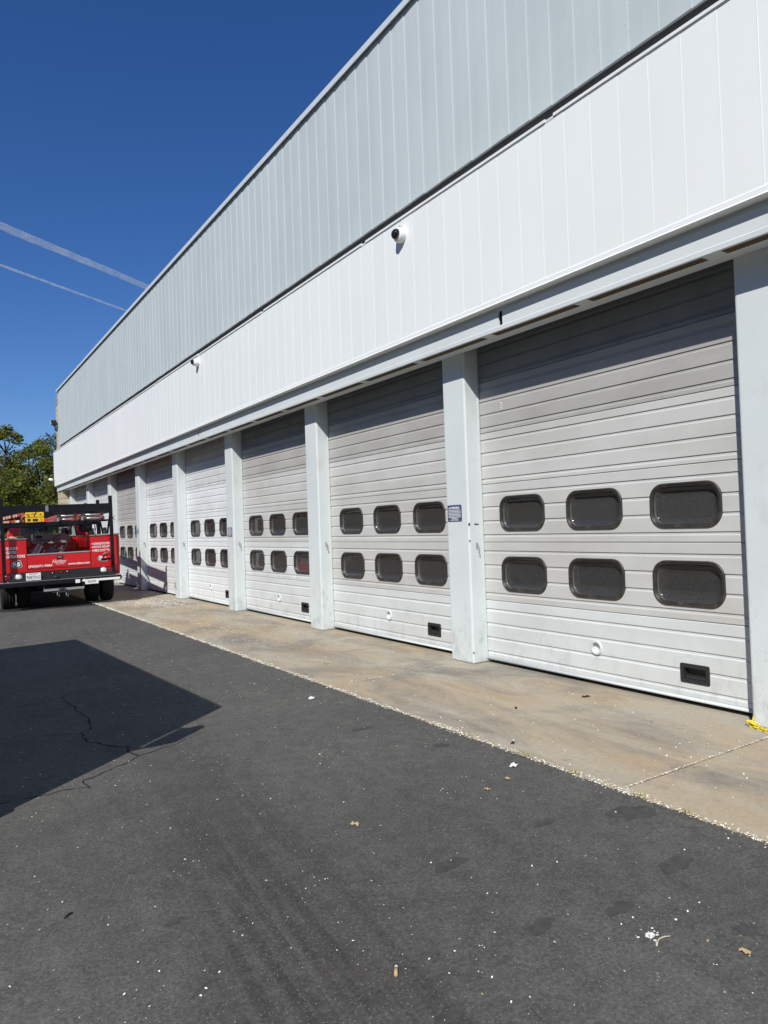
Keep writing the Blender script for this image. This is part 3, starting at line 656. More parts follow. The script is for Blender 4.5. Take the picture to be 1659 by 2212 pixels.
# bumper step
T(MB().prism([(0, .505), (-.012, .52), (-.012, .585), (0, .607), (.30, .607), (.30, .505)], 'x', -1.17, 1.25), 'bumper', M['black_steel'], .012)
bp = T(MB().box(-1.16, 1.24, .005, .29, .6085, .614), 'step_plate', M['galv'])
T(MB().box(.765, 1.215, -.0155, -.0125, .520, .567), 'reflective_strip', M['white_vinyl'])
T(MB().box(.300, .392, -.0155, -.0125, .505, .580).prism([(.43, .545), (.455, .525), (.49, .520), (.49, .578), (.455, .575)], 'y', -.0155, -.0125), 'reflective_strip', M['white_vinyl'])
ip = T(MB().box(.492, .765, -.020, -.016, .462, .568), 'unit_plate', M['white_vinyl'])
link('lettering', fit(text_mesh('RS2350', 'lettering', M['black_vinyl'], .004), lambda u, q, t: (.548+u, -.020-t, .490+q), .165, .048), ip, (0, 0, 0), True)
T(MB().tube([(1.262, .1, .555), (1.285, .1, .555)], .016, 8).tube([(.93, .10, .612), (.93, .10, .632)], .014, 8).tube([(-.98, .10, .612), (-.98, .10, .632)], .014, 8), 'bolt', M['galv'])
hf = T(MB().box(-.325, .478, .04, .10, .365, .425).box(-.325, -.30, .04, .10, .425, .505).box(.455, .478, .04, .10, .425, .505), 'step_frame', M['dark_steel'], .004)
T(MB().box(-.32, .475, .036, .040, .372, .418), 'wear_strip', M['galv'], par=hf)
T(MB().box(-.03, .09, -.03, .3, .335, .36).box(-.03, .09, -.03, .3, .405, .43).box(-.03, -.008, -.03, .3, .36, .405).box(.068, .09, -.03, .3, .36, .405).box(-.16, .22, .02, .05, .335, .350), 'hitch_receiver', M['dark_steel'])
c = MB()
for xx, dz in ((-.06, .0), (.115, -.02)):
    c.tube([(xx, .0, .35+dz), (xx-.01, -.02, .28+dz), (xx+.025, -.01, .24+dz), (xx+.035, .0, .30+dz)], .009, 6)
T(c, 'safety_hook', M['steel'])
T(MB().tube([(.27, .5, .40), (.30, .5, .33), (.36, .52, .34), (.40, .55, .42)], .022, 8).tube([(.20, .6, .42), (.42, .6, .36)], .03, 8), 'exhaust', M['rim'])
# diamond-plate kick panel with its lamps
kp = T(MB().add([(-.955, .05, .617), (1.135, .05, .617), (1.01, .17, .795), (-.955, .17, .795)], [(0, 1, 2, 3)]).add([(-.955, .30, .617), (1.135, .30, .617), (1.01, .30, .795), (-.955, .30, .795)], [(0, 3, 2, 1)]), 'kick_plate', M['tread'])
def KZ(x, z, o=0): t = (z-.617)/.178; return (x, .05+.12*t-o, z)
c = MB(); zz = .63; row = 0
while zz < .79:
    x = -.945+(.0215 if row % 2 else 0)
    while x < 1.13-.125*(zz-.617)/.178:
        s_ = 1 if row % 2 else -1; a = .012*s_; p0 = KZ(x-.010, zz-a*.5); p1 = KZ(x+.010, zz+a*.5); q0 = KZ(x-.003, zz+.005, .0); q1 = KZ(x+.003, zz-.005, .0)
        t_ = KZ(x, zz, .004); c.add([p0, q1, p1, q0, t_], [(0, 1, 4), (1, 2, 4), (2, 3, 4), (3, 0, 4)]); x += .043
    zz += .0215; row += 1
tag(T(c, 'tread_lug', M['lug'], par=kp), kind='stuff')
def lamp(name, x, z, r, mt, rim=M['black_steel']):
    p = KZ(x, z, .004); o = empty(name, (0, 0, 0)); o.parent = tk; o.location = p
    MB().lathe([(.0, r*1.18), (-.012, r*1.18), (-.016, r*1.0), (-.006, r*.98)], (0, 0, 0), 'y', 24).build('bezel', rim, o, local=True)
    MB().lathe([(-.007, r), (-.018, r*.8), (-.022, r*.4), (-.023, .0005)], (0, 0, 0), 'y', 24).build('lens', mt, o, local=True)
lamp('reversing_lamp', -.782, .712, .060, M['lamp_clear'], M['galv']); lamp('reversing_lamp', .895, .733, .060, M['lamp_clear'], M['galv'])
for x in (-.122, .031, .177): lamp('marker_lamp', x, .749, .031, M['lamp_red'], M['black_steel'])
lamp('tail_lamp', -.985, .715, .060, M['lamp_red']); lamp('tail_lamp', 1.035, .730, .062, M['lamp_red'])
T(MB().box(-.14, -.02, .03, .07, .63, .695).lathe([(-.02, .03), (-.05, .03), (-.05, .001)], (-.08, .05, .665), 'y', 12), 'trailer_socket', M['black_plastic'])
lp = T(MB().box(-.645, -.363, .035, .042, .630, .785), 'licence_plate', M['white_vinyl'], .003)
link('lettering', fit(text_mesh('90872N3', 'lettering', M['grey_vinyl'], .005), lambda u, q, t: (-.632+u, .035-t, .655+q), .256, .074), lp, (0, 0, 0), True)
c = MB()
for a, e in ((-.585, -.555), (-.548, -.52), (-.513, -.47), (-.463, -.425)): c.box(a, e, .033, .035, .757+random.uniform(0, .004), .771)
c.box(-.60, -.585, .033, .035, .637, .643); c.box(-.53, -.50, .033, .035, .637, .643)
T(c, 'small_print', M['grey_vinyl'], par=lp)
# utility body
def cabinet(x0, x1, inner):
    prof = [(.30, .80), (.30, 1.50), (2.75, 1.50), (2.75, .55), (1.62, .55)]+[(1.0+.56*math.cos(R(a)), .52+.50*math.sin(R(a))) for a in range(10, 171, 16)]+[(.44, .62), (.34, .62)]
    return T(MB().prism(prof, 'x', x0, x1), 'side_cabinet', M['red'], .008)
cl = cabinet(mir(1.275), -.600, 1); crt = cabinet(.668, 1.275, -1)
for cab_, x0, x1 in ((cl, mir(1.29), -.585), (crt, .653, 1.29)):
    T(MB().box(x0, x1, .28, 2.77, 1.501, 1.530), 'top_sheet', M['galv'], .006, par=cab_)
    xs_ = x1-.0145 if x1 > 1 else x0+.0145
    for a, e in ((.33, .95), (1.0, 1.75), (1.8, 2.70)):
        T(MB().box(min(xs_, xs_+.012*(1 if x1 > 1 else -1)), max(xs_, xs_+.012*(1 if x1 > 1 else -1)), a, e, 1.10 if a < 1.7 else .62, 1.47), 'locker_door', M['red'], .004, par=cab_)
T(MB().box(-.60, .668, .295, .36, .797, .845), 'rear_sill', M['red'], .004)
tg = T(MB().box(-.592, .660, .285, .335, .85, 1.150).box(-.57, .64, .279, .285, .87, 1.06), 'tailgate', M['red'], .005)
T(MB().box(-.592, .660, .275, .345, 1.151, 1.178), 'top_rail', M['galv'], .005, par=tg)
T(MB().box(-.025, .105, .268, .279, 1.045, 1.118).box(-.005, .085, .255, .268, 1.062, 1.098), 'latch', M['black_plastic'], .006, par=tg)
T(MB().box(.0, .08, .2525, .255, 1.07, 1.09), 'latch_face', M['alu'], par=tg)
def ltr(s, x, z, wd, hg, y, par, mt='white_vinyl', bold=.02, shear=0, sp=1.0): link('lettering', fit(text_mesh(s, 'lettering', M[mt], bold, shear, sp), lambda u, q, t: (x+u, y-t, z+q), wd, hg), par, (0, 0, 0), True)
ltr('(925)671-7606', -.578, .876, .462, .062, .279, tg, bold=.03)
ltr('www.rsdoor.com', .200, .896, .440, .050, .279, tg, bold=.03)
ltr('Harbor', -.115, .948, .285, .085, .279, tg, bold=.0, shear=.35)
T(MB().box(-.035, .115, .277, .279, .925, .931), 'small_print', M['white_vinyl'], par=tg)
for s_, z, wd in (('DOORS', 1.290, .212), ('GATES', 1.205, .200), ('OPERATORS', 1.117, .355)):
    ltr(s_, -.985, z, wd, .060, .2995, cl, bold=.03); T(MB().lathe([(.2995, .015), (.297, .013), (.2968, .0004)], (-1.012, 0, z+.026), 'y', 10), 'bullet', M['white_vinyl'], par=cl)
for s_, z, wd in (('GARAGE DOORS', 1.295, .335), ('DOCK EQUIP', 1.220, .335), ('FIRE DOORS', 1.143, .330)):
    ltr(s_, .737, z, wd, .055, .2995, crt, bold=.03); T(MB().lathe([(.2995, .014), (.297, .012), (.2968, .0004)], (.714, 0, z+.024), 'y', 10), 'bullet', M['white_vinyl'], par=crt)
def logo(x, z, par):
    o = [(0, .05), (.05, .0), (.20, -.01), (.235, .02), (.205, .155), (.17, .165), (.02, .115)]
    def P_(k, y0, y1): 
        mx_, mz_ = .11, .075; return MB().prism([(x+mx_+(a-mx_)*k, z+mz_+(b_-mz_)*k) for a, b_ in o], 'y', y0, y1)
    g = T(P_(1.0, .2975, .2995), 'logo', M['black_vinyl'], par=par)
    T(P_(.93, .296, .2975), 'logo_border', M['white_vinyl'], par=par); T(P_(.84, .2945, .296), 'logo_field', M['black_vinyl'], par=par)
    ltr('RS', x+.045, z+.030, .145, .088, .2945, par, bold=.05)
logo(-.915, .905, cl); logo(.800, .925, crt)
# bed
T(MB().box(-.598, .666, .34, 2.75, .84, .87).box(-.598, .666, 2.70, 2.76, .871, 1.49), 'bed', M['red'])
for x in (.20, .30, .40, .50, .58): T(MB().box(x, x+.035, 2.66, 2.699, .88, 1.46), 'bed_rib', M['red'])
tb = T(MB().box(-.36, .46, 2.30, 2.69, 1.36, 1.60), 'crossbed_toolbox', M['toolbox'], .015); T(MB().box(-.29, -.15, 2.29, 2.30, 1.50, 1.56), 'latch', M['black_plastic'], par=tb)
# cab
T(MB().prism([(2.95, .50), (2.95, 1.38), (4.85, 1.38), (5.05, 1.22), (6.05, 1.12), (6.18, .98), (6.18, .50)], 'x', XC-.98, XC+.98), 'cab', M['red'], .04)
def leg4(a, b_, r0, mt, name, w0=.10, d0=.12):
    (x0, y0, z0), (x1, y1, z1) = a, b_
    return T(MB().add([(x0-w0/2, y0, z0), (x0+w0/2, y0, z0), (x0+w0/2, y0+d0, z0), (x0-w0/2, y0+d0, z0), (x1-w0/2, y1, z1), (x1+w0/2, y1, z1), (x1+w0/2, y1+d0, z1), (x1-w0/2, y1+d0, z1)], [(0, 1, 2, 3), (4, 7, 6, 5), (0, 4, 5, 1), (1, 5, 6, 2), (2, 6, 7, 3), (3, 7, 4, 0)]), name, mt, .015)
for sx in (-1, 1):
    leg4((XC+sx*.83, 2.96, 1.37), (XC+sx*.72, 3.08, 1.92), 0, M['red'], 'cab_pillar', .26, .20)
    leg4((XC+sx*.88, 4.75, 1.37), (XC+sx*.76, 4.15, 1.92), 0, M['red'], 'cab_pillar', .08, .08)
    leg4((XC+sx*.90, 3.9, 1.37), (XC+sx*.78, 3.85, 1.92), 0, M['black_plastic'], 'cab_pillar', .05, .10)
T(MB().prism([(3.02, 1.90), (3.10, 1.965), (3.6, 1.99), (4.10, 1.965), (4.28, 1.90)], 'x', XC-.82, XC+.82), 'cab_roof', M['red'], .03)
T(MB().add([(XC-.72, 3.0, 1.40), (XC+.72, 3.0, 1.40), (XC+.64, 3.10, 1.90), (XC-.64, 3.10, 1.90)], [(0, 1, 2, 3)]), 'rear_window', M['cab_glass'])
T(MB().add([(XC-.85, 4.78, 1.38), (XC+.85, 4.78, 1.38), (XC+.74, 4.20, 1.91), (XC-.74, 4.20, 1.91)], [(0, 1, 2, 3)]), 'windscreen', M['cab_glass'])
for x in (-.42, .50):
    T(MB().box(x-.24, x+.24, 3.35, 3.50, .9, 1.52).box(x-.13, x+.13, 3.37, 3.46, 1.55, 1.74).box(x-.24, x+.24, 3.4, 3.9, .85, 1.0), 'seat', M['toolbox'], .03)
T(MB().box(-.10, .12, 4.2, 4.23, 1.70, 1.78), 'mirror', M['black_plastic'])
T(MB().box(XC+1.02, XC+1.25, 4.35, 4.45, 1.40, 1.70).tube([(XC+.9, 4.5, 1.42), (XC+1.1, 4.42, 1.45)], .02, 8), 'door_mirror', M['black_plastic'], .02)
T(MB().box(mir(XC+1.25), mir(XC+1.02), 4.35, 4.45, 1.40, 1.70).tube([(mir(XC+.9), 4.5, 1.42), (mir(XC+1.1), 4.42, 1.45)], .02, 8), 'door_mirror', M['black_plastic'], .02)
# rack
PX = 1.105; RY = (.10, 2.05, 4.35)
for y in RY:
    for x in (PX, mir(PX)-.015):
        T(MB().box(x-.036, x+.036, y, y+.075, .612 if y < 1 else 1.53 if y < 3 else 2.0, 2.378 if y < 4 else 2.40), 'rack_post', M['black_steel'], .006)
T(MB().box(mir(PX)-.015+.037, PX-.037, .10, .175, 2.045, 2.212), 'rack_beam', M['black_steel'], .006)
T(MB().box(-.215, -.155, .0985, .1002, 2.07, 2.20), 'worn_decal', M['steel'])
T(MB().box(mir(PX)-.015+.037, .60, .10, .16, 1.765, 1.850).box(.60, PX-.037, .10, .16, 1.812, 1.856), 'rack_shelf', M['black_steel'], .005)
for y in (2.05, 4.35): T(MB().box(mir(PX)+.02, PX-.037, y, y+.07, 1.775, 1.850), 'rack_shelf', M['black_steel'])
for x in (PX, mir(PX)-.015):
    T(MB().box(x-.036, x+.036, .177, 5.3, 2.005, 2.212), 'rack_rail', M['black_steel'], .006)
    T(MB().tube([(x, .2, 2.0), (x, .75, 1.55)], .022, 8).tube([(x, 2.0, 2.0), (x, 1.45, 1.55)], .022, 8), 'rack_brace', M['black_steel'])
for i, y in enumerate((2.75, 5.25)): T(MB().box(mir(PX)+.02, PX-.037, y, y+.07, 2.06, 2.20), 'rack_beam', M['black_steel'], .005)
T(MB().tube([(PX+.03, .12, 1.86), (PX+.075, .08, 1.93)], .006, 5).tube([(PX+.03, .12, 1.88), (PX+.08, .09, 1.83)], .006, 5), 'tie_hook', M['black_steel'])
T(MB().lathe([(-.14, .02), (-.13, .09), (-.05, .13), (.05, .13), (.13, .09), (.14, .02)], (.62, .55, 1.72), 'x', 20).box(.50, .86, .42, .70, 1.76, 1.80), 'hose_reel', M['black_plastic'])
c = MB()
for x0, x1, d, y in ((.56, .60, .30, .5), (.70, .84, .26, .45), (-.02, .16, .14, .35), (.80, .86, .36, .5)):
    c.tube([(x0+(x1-x0)*t, y, 1.80-d*math.sin(math.pi*t)**.7) for t in [i/12 for i in range(13)]], .009, 6)
c.tube([(.43+.07*math.cos(t), .30, 1.90+.06*math.sin(t)) for t in [i*.35 for i in range(22)]], .008, 6)
c.tube([(.47, .3, 1.88), (.50, .26, 1.80), (.56, .28, 1.77), (.60, .3, 1.80)], .010, 6)
T(c, 'loose_cable', M['black_plastic'])

# what the truck carries
def load(name, label, cat, group=None):
    o = empty(name, (0, 0, 0), label, cat, group); o.matrix_world = TM; return o
def xladder(x0, x1, z, ln, label, y0):
    o = load('extension_ladder', label, 'ladder', 'extension ladders on the truck rack')
    for j, (dz, dx) in enumerate(((0, 0), (.078, .022))):
        for x in (x0+dx, x1-dx):
            zz = z+dz; s_ = 1 if x < (x0+x1)/2 else -1
            MB().box(x-.004, x+.004, y0, y0+ln, zz, zz+.070).box(x, x+s_*.028, y0, y0+ln, zz, zz+.006).box(x, x+s_*.028, y0, y0+ln, zz+.064, zz+.070).build('rail', M['orange_frp'], o, local=True)
            MB().box(x-.010, x+.010+s_*.02, y0-.035, y0+.02, zz-.004, zz+.074).build('end_shoe', M['dark_steel'] if j else M['alu'], o, local=True)
        for i in range(int(ln/.305)):
            MB().tube([(x0+dx-.009, y0+.03+i*.305, z+dz+.035), (x1-dx+.009, y0+.03+i*.305, z+dz+.035)], .0175, 10).build('rung', M['alu'], o, local=True)
xladder(.005, .405, 1.853, 3.9, 'orange railed aluminium extension ladder beside the yellow caps on the rack', .075)
xladder(.490, .955, 1.858, 3.9, 'orange railed aluminium extension ladder at the right end of the rack', .06)
def stepladder(x, z, y0, label, split):
    o = load('stepladder', label, 'stepladder', 'yellow topped stepladders on the truck rack')
    c = MB(); hx = .178
    c.prism([(x-hx, z), (x+hx, z), (x+hx, z+.098), (x+hx-.02, z+.103), (x-hx+.02, z+.103), (x-hx, z+.098)], 'y', y0, y0+.13)
    c.build('top_cap', M['yellow'], o, local=True, bevel=.008)
    c = MB()
    for dx, dz, w_, h_ in ((-.13, .06, .06, .016), (-.02, .066, .10, .014), (.11, .05, .035, .03), (-.115, .03, .05, .022)) if split else ((-.11, .05, .07, .06), (.01, .045, .11, .055), (.125, .06, .035, .016), (.13, .02, .03, .014)):
        c.prism([(x+dx+p, z+dz+q) for p, q in rrect(w_/2, h_/2, min(w_, h_)*.45, 4)], 'y', y0-.0015, y0+.02)
    c.build('tool_slot', M['dark_void'], o, local=True)
    for sx in (-1, 1):
        MB().box(x+sx*.155-.004, x+sx*.155+.004, y0+.13, y0+2.2, z+.012, z+.088).box(x+sx*.155-.02*(sx > 0), x+sx*.155+.02*(sx < 0), y0+.13, y0+2.2, z+.012, z+.018).build('rail', M['pink_frp'], o, local=True)
        MB().box(x+sx*.125-.004, x+sx*.125+.004, y0+.2, y0+2.15, z+.02, z+.06).build('rail', M['pink_frp'], o, local=True)
    for i in range(6): MB().box(x-.15, x+.15, y0+.42+i*.3, y0+.50+i*.3, z+.03, z+.05).build('step', M['alu'], o, local=True)
    if split: MB().tube([(x+.035-.05*t, y0-.006, z+.105-.09*t*t) for t in [i/6 for i in range(7)]], .006, 6).build('cord', M['black_plastic'], o, local=True)
stepladder(-.428, 1.853, .05, 'lower of two stepladders with yellow top caps on the rack', False)
stepladder(-.428, 1.960, .04, 'upper of two stepladders with yellow top caps on the rack', True)
def railstack(z0, z1, tilt, label, segs):
    o = load('ladder_rail', label, 'ladder', 'bleached ladders at the left of the rack'); x = -1.02
    for i, (l_, mt) in enumerate(segs):
        za, zb = z0+tilt*(x+1.02), z1+tilt*(x+1.02)
        MB().prism([(x, za), (x+l_-.004, za+tilt*l_), (x+l_-.004, zb+tilt*l_), (x, zb)], 'y', .07+.012*(i % 2), .07+1.8).build('rail', M[mt], o, local=True, bevel=.003); x += l_
railstack(1.925, 1.985, .20, 'upper sun-bleached pinkish ladder end at the left of the rack', [(.05, 'pink_frp'), (.05, 'pink_frp'), (.05, 'pink_frp'), (.03, 'clod'), (.055, 'pink_frp'), (.025, 'white_vinyl'), (.06, 'orange_frp'), (.07, 'orange_frp')])
railstack(1.855, 1.898, .03, 'lower sun-bleached pinkish ladder end at the left of the rack', [(.12, 'pink_frp'), (.03, 'clod'), (.06, 'orange_frp'), (.035, 'yellow'), (.06, 'white_vinyl'), (.05, 'clod'), (.035, 'orange_frp')])
# loose cargo
rg = random.Random(5)
for i in range(13):
    o = load('steel_bar', 'dull grey steel angle bar in the pile in the truck bed', 'steel bar', 'steel bars heaped in the truck bed')
    x = -.57+.055*i; z = 1.02+.032*(i % 5); a = .34+rg.uniform(-.06, .06); y0 = .42+.03*(i % 3); L_ = 1.5
    dx, dz = .26+rg.uniform(-.04, .04), .30+rg.uniform(-.05, .05)
    p0 = Vector((x-.12, y0, z-.08)); p1 = Vector((x-.12+dx*1.1, y0+1.15, z-.08+dz*1.1))
    c = MB(); t_ = (p1-p0).normalized(); sd = Vector((1, 0, -.5)).normalized(); up = t_.cross(sd).normalized()
    for u_, v_ in ((sd*.05, up*.006), (sd*.006, up*.05)):
        c.add([p0, p0+u_, p0+u_+v_, p0+v_, p1, p1+u_, p1+u_+v_, p1+v_], [(0, 1, 2, 3), (4, 7, 6, 5), (0, 4, 5, 1), (1, 5, 6, 2), (2, 6, 7, 3), (3, 7, 4, 0)])
    c.build('angle', M['steel'] if i % 3 else M['dark_steel'], o, local=True)
for (x, y, z, s_, rz, mt, lb) in ((-.03, .75, 1.20, .085, .7, 'toolbox', 'small grey carton lying on top of the steel bars'), (.06, .62, 1.14, .075, .8, 'toolbox', 'grey carton tipped against the cardboard in the truck bed'),
                              (.13, .55, 1.13, .09, .35, 'card', 'opened brown cardboard box beside the steel bars')):
    o = load('carton', lb, 'box'); c = MB().box(-s_, s_, -s_, s_, -s_*.8, s_*.6)
    if mt == 'card': c.prism([(-s_, s_*.6), (-s_*1.8, s_*.9), (-s_*1.8, s_*.95), (-s_, s_*.66)], 'y', -s_, s_); c.prism([(s_, s_*.6), (s_*1.7, s_*.1), (s_*1.72, s_*.14), (s_, s_*.66)], 'y', -s_, s_)
    c.rot(Matrix.Translation((x, y, z)) @ Matrix.Rotation(rz, 4, 'Y') @ Matrix.Rotation(.4, 4, 'Z')); c.build('carton_body', M[mt], o, local=True, bevel=.003)
o = load('long_rod', 'long black rod leaning across the truck bed up to the rack', 'rod')
MB().tube([(-.28, .45, 1.36), (.05, .9, 1.52), (.45, 1.6, 1.76)], .018, 8).build('shaft', M['black_plastic'], o, local=True)
MB().tube([(.30, 1.2, 1.60), (.42, 1.5, 1.77), (.50, 1.7, 1.80)], .04, 8).build('grip', M['black_plastic'], o, local=True)
o = load('air_hose', 'dark hose looped over the edge of the truck bed', 'hose')
MB().tube([(-.58, .36, 1.48), (-.45, .5, 1.45), (-.30, .6, 1.47), (-.1, .5, 1.44), (.05, .5, 1.47)], .012, 8).tube([(-.50+.10*math.cos(t), .36, 1.20+.05*math.sin(t)) for t in [i*.4 for i in range(17)]], .010, 8).build('loop', M['black_plastic'], o, local=True)
o = load('timber_offcut', 'pale timber offcut lying on the left cabinet of the truck', 'timber')
MB().box(-.95, -.66, .5, .62, 1.532, 1.575).rot(Matrix.Rotation(R(-4), 4, 'Z')).build('plank', M['tan'], o, local=True, bevel=.004)
o = load('bench_vise', 'red bench vise on a swing arm by the right rack post', 'vise')
MB().box(.86, 1.12, .03, .10, .955, 1.000).build('arm', M['black_steel'], o, local=True, bevel=.005)
MB().lathe([(0, .075), (.03, .07), (.05, .045), (.075, .045)], (.955, .04, 1.0), 'z', 14).build('base', M['red'], o, local=True)
MB().prism([(.85, 1.055), (.93, 1.045), (1.03, 1.10), (1.045, 1.13), (1.0, 1.145), (.96, 1.10), (.88, 1.095)], 'y', -.03, .07).prism([(.90, 1.07), (.97, 1.07), (1.0, 1.16), (.955, 1.185), (.925, 1.15)], 'y', -.02, .06).build('jaw', M['red'], o, local=True, bevel=.006)
MB().tube([(.86, -.05, 1.09), (1.0, -.05, 1.13)], .008, 8).tube([(.94, -.05, 1.11), (.94, .10, 1.11)], .012, 8).build('handle', M['steel'], o, local=True)

# ------------------------------------------------------------------ white step van parked just left of the camera; its shadow lies on the yard
vy = math.atan2(.30, 5.42)
VM = Matrix.Translation((-.113, 4.245, gz(0))) @ Matrix.Rotation(vy-.005, 4, 'Z')      # origin: near right corner of the box; x to the left is negative
vn = empty('step_van', (0, 0, 0), 'white step van parked beside the photographer', 'van'); vn.matrix_world = VM
def V(mb, name, mt, bevel=0): return mb.build(name, mt, vn, local=True, bevel=bevel)
V(MB().box(-2.15, 0, 0, 5.43, .55, 2.615), 'body', M['van_white'], .02)
V(MB().box(-2.05, -.1, .2, 5.3, .35, .55), 'chassis', M['chassis'])
V(MB().box(-2.0, -.15, -.012, -.002, 1.35, 2.25), 'windscreen', M['dome'], .01)
V(MB().box(-2.1, -.05, -.08, -.003, .42, .68), 'bumper', M['black_plastic'], .03)
V(MB().box(-1.5, -.65, -.02, -.003, .75, 1.10), 'grille', M['black_plastic'])
for x in (-1.95, -.45): V(MB().box(x, x+.25, -.02, -.003, .80, 1.02), 'headlight', M['lamp_clear'], .02)
V(MB().box(.001, .010, .25, 1.15, .6, 2.2), 'door', M['van_white'], .006); V(MB().box(.0105, .014, .35, 1.05, 1.35, 2.1), 'door_window', M['dome'])
for x0 in (-2.15, -.25):
    for y in (.85, 4.3): V(MB().lathe([(0, .2), (0, .36), (.03, .38), (.22, .38), (.25, .36), (.25, .2)], (x0, y, .40), 'x', 24), 'wheel', M['rubber'])
for x0, sg in ((0, 1), (-2.15, -1)):
    V(MB().box(min(x0+sg*.04, x0+sg*.25), max(x0+sg*.04, x0+sg*.25), -.06, .02, 1.60, 1.95).tube([(x0, .05, 2.0), (x0+sg*.15, -.03, 1.93)], .02, 8).tube([(x0, .05, 1.5), (x0+sg*.15, -.03, 1.62)], .02, 8), 'door_mirror', M['black_plastic'], .02)

# ------------------------------------------------------------------ trees beyond the depot
def tree(x, y, h, rad, seed, label, leaves=5200, base=.25, lm='leaf', tuft=None, flat=.62, leaf=.17, nl=26):
    g = random.Random(seed); q = np.random.default_rng(seed)
    t = empty('oak_tree', (x, y, -.9), label, 'tree', 'oak trees beyond the depot'); H = h+.9
    c = MB(); tips = []
    top = Vector((g.uniform(-.4, .4), g.uniform(-.4, .4), H*.55))
    c.tube([(0, 0, 0), (top.x*.3, top.y*.3, H*.2), tuple(top*.7), tuple(top)], [.22*H/9, .17*H/9, .13*H/9, .10*H/9], 9)
    for i in range(nl):
        a = i*2.4+g.uniform(-.4, .4); s0 = g.uniform(.35, 1.0); st = Vector((top.x*s0*.9, top.y*s0*.9, H*.55*s0*g.uniform(.75, 1)))
        rr = rad*g.uniform(.45, 1.0); ez = H*(base+(.97-base)*g.random()**.8); rr *= math.sqrt(max(.12, 1-((ez/H-.55)/.5)**2))
        e = Vector((math.cos(a)*rr, math.sin(a)*rr, ez)); md = st.lerp(e, .5)+Vector((g.uniform(-.2, .2), g.uniform(-.2, .2), g.uniform(0, .35)))
        c.tube([tuple(st), tuple(md), tuple(e)], [.055*H/9, .035*H/9, .012], 6); tips.append((e, rad*g.uniform(.20, .36)))
        tips.append((md.lerp(e, .45)+Vector((g.uniform(-.3, .3), g.uniform(-.3, .3), .15)), rad*g.uniform(.14, .26)))
        for k_ in range(2):
            e2 = e+Vector((g.uniform(-.6, .6), g.uniform(-.6, .6), g.uniform(-.1, .5)))*rad*.3; c.tube([tuple(md.lerp(e, .6)), tuple(e2)], [.018, .006], 5); tips.append((e2, rad*g.uniform(.10, .2)))
    if tuft:
        nd = Vector((.38, 0, H-.25)); c.tube([tuple(top), tuple(top.lerp(nd, .5)+Vector((.08, 0, 0))), tuple(nd)], [.10, .085, .07], 7)
        for (dx, dz, r_) in tuft:
            e = Vector((dx, g.uniform(-.3, .3), H+dz)); c.tube([tuple(nd), tuple(nd.lerp(e, .55)+Vector((.03, 0, -.06))), tuple(e)], [.035, .025, .010], 6); 
            for k_ in range(9): tips.append((e+Vector((g.uniform(-.6, .6), g.uniform(-.5, .5), g.uniform(-.32, .3)))*r_*1.9, r_*.66))
    c.build('trunk', M['bark'], t, local=True)
    wts = np.array([r for _, r in tips])**2; wts /= wts.sum(); pick = q.choice(len(tips), leaves, p=wts)
    ctr = np.array([e[:] for e, _ in tips])[pick]; rr = np.array([r for _, r in tips])[pick]
    d = q.normal(size=(leaves, 3)); d /= np.linalg.norm(d, axis=1)[:, None]; rad_ = rr*q.random(leaves)**.42
    pos = ctr+d*rad_[:, None]*np.array([1, 1, flat])
    nrm = q.normal(size=(leaves, 3))+d*.5+np.array([0, 0, .7]); nrm /= np.linalg.norm(nrm, axis=1)[:, None]
    u = np.cross(nrm, q.normal(size=(leaves, 3))); u /= np.linalg.norm(u, axis=1)[:, None]; v_ = np.cross(nrm, u)
    s_ = leaf*q.uniform(.55, 1.35, leaves)[:, None]
    vv = np.stack([pos-u*s_*.6, pos+v_*s_*.34+nrm*s_*.08, pos+u*s_*.6, pos-v_*s_*.34+nrm*s_*.08], 1).reshape(-1, 3)
    me = bpy.data.meshes.new('crown'); me.from_pydata(vv.tolist(), [], np.arange(leaves*4).reshape(-1, 4).tolist()); me.materials.append(M[lm])
    cl_ = q.random(len(tips))[pick]*.55+q.random(leaves)*.45
    at = me.attributes.new('tint', 'FLOAT', 'FACE'); at.data.foreach_set('value', cl_.astype(np.float32))
    link('crown', me, t, (0, 0, 0), True)
tree(4.15, 50, 7.1, 3.0, 3, 'tall oak at the left with a round tuft standing above its crown', 12000, .22, tuft=[(.30, 1.20, .42), (-.20, .80, .45), (.72, .95, .42), (.25, .62, .36), (-.55, 1.15, .40), (1.0, .62, .40)], leaf=.16)
tree(7.3, 52, 8.0, 2.9, 5, 'bushy oak close against the far corner of the depot', 11000, .16, leaf=.16)
tree(6.1, 55, 8.0, 2.6, 8, 'thin airy oak in the gap behind the front trees', 2600, .45, 'leaf_dark', leaf=.15, nl=16)
tree(8.6, 55, 8.9, 2.9, 12, 'taller oak rising behind the depot corner', 5000, .3, 'leaf_dark')
tree(5.6, 46, 4.9, 3.0, 14, 'low spreading oak in front of the taller trees', 11000, .06, leaf=.17, nl=34)
tree(2.6, 48, 4.6, 2.6, 17, 'low bright oak just behind the left end of the truck rack', 10000, .06, leaf=.17, nl=28)
tree(8.2, 47, 4.6, 2.4, 19, 'low oak tucked behind the tan block pier', 6000, .06, leaf=.17)
tree(.8, 52, 6.6, 3.0, 21, 'oak beyond the left edge of the view', 5000, .15)
tree(4.4, 58, 6.0, 3.4, 23, 'dark oak filling in behind the front trees', 5500, .05, 'leaf_dark', leaf=.2)
tree(-4.5, 50, 7.4, 3.4, 25, 'oak standing well left of the truck', 4500, .12)
tree(-10, 47, 8.0, 3.6, 27, 'farthest left oak along the yard edge', 4500, .12)
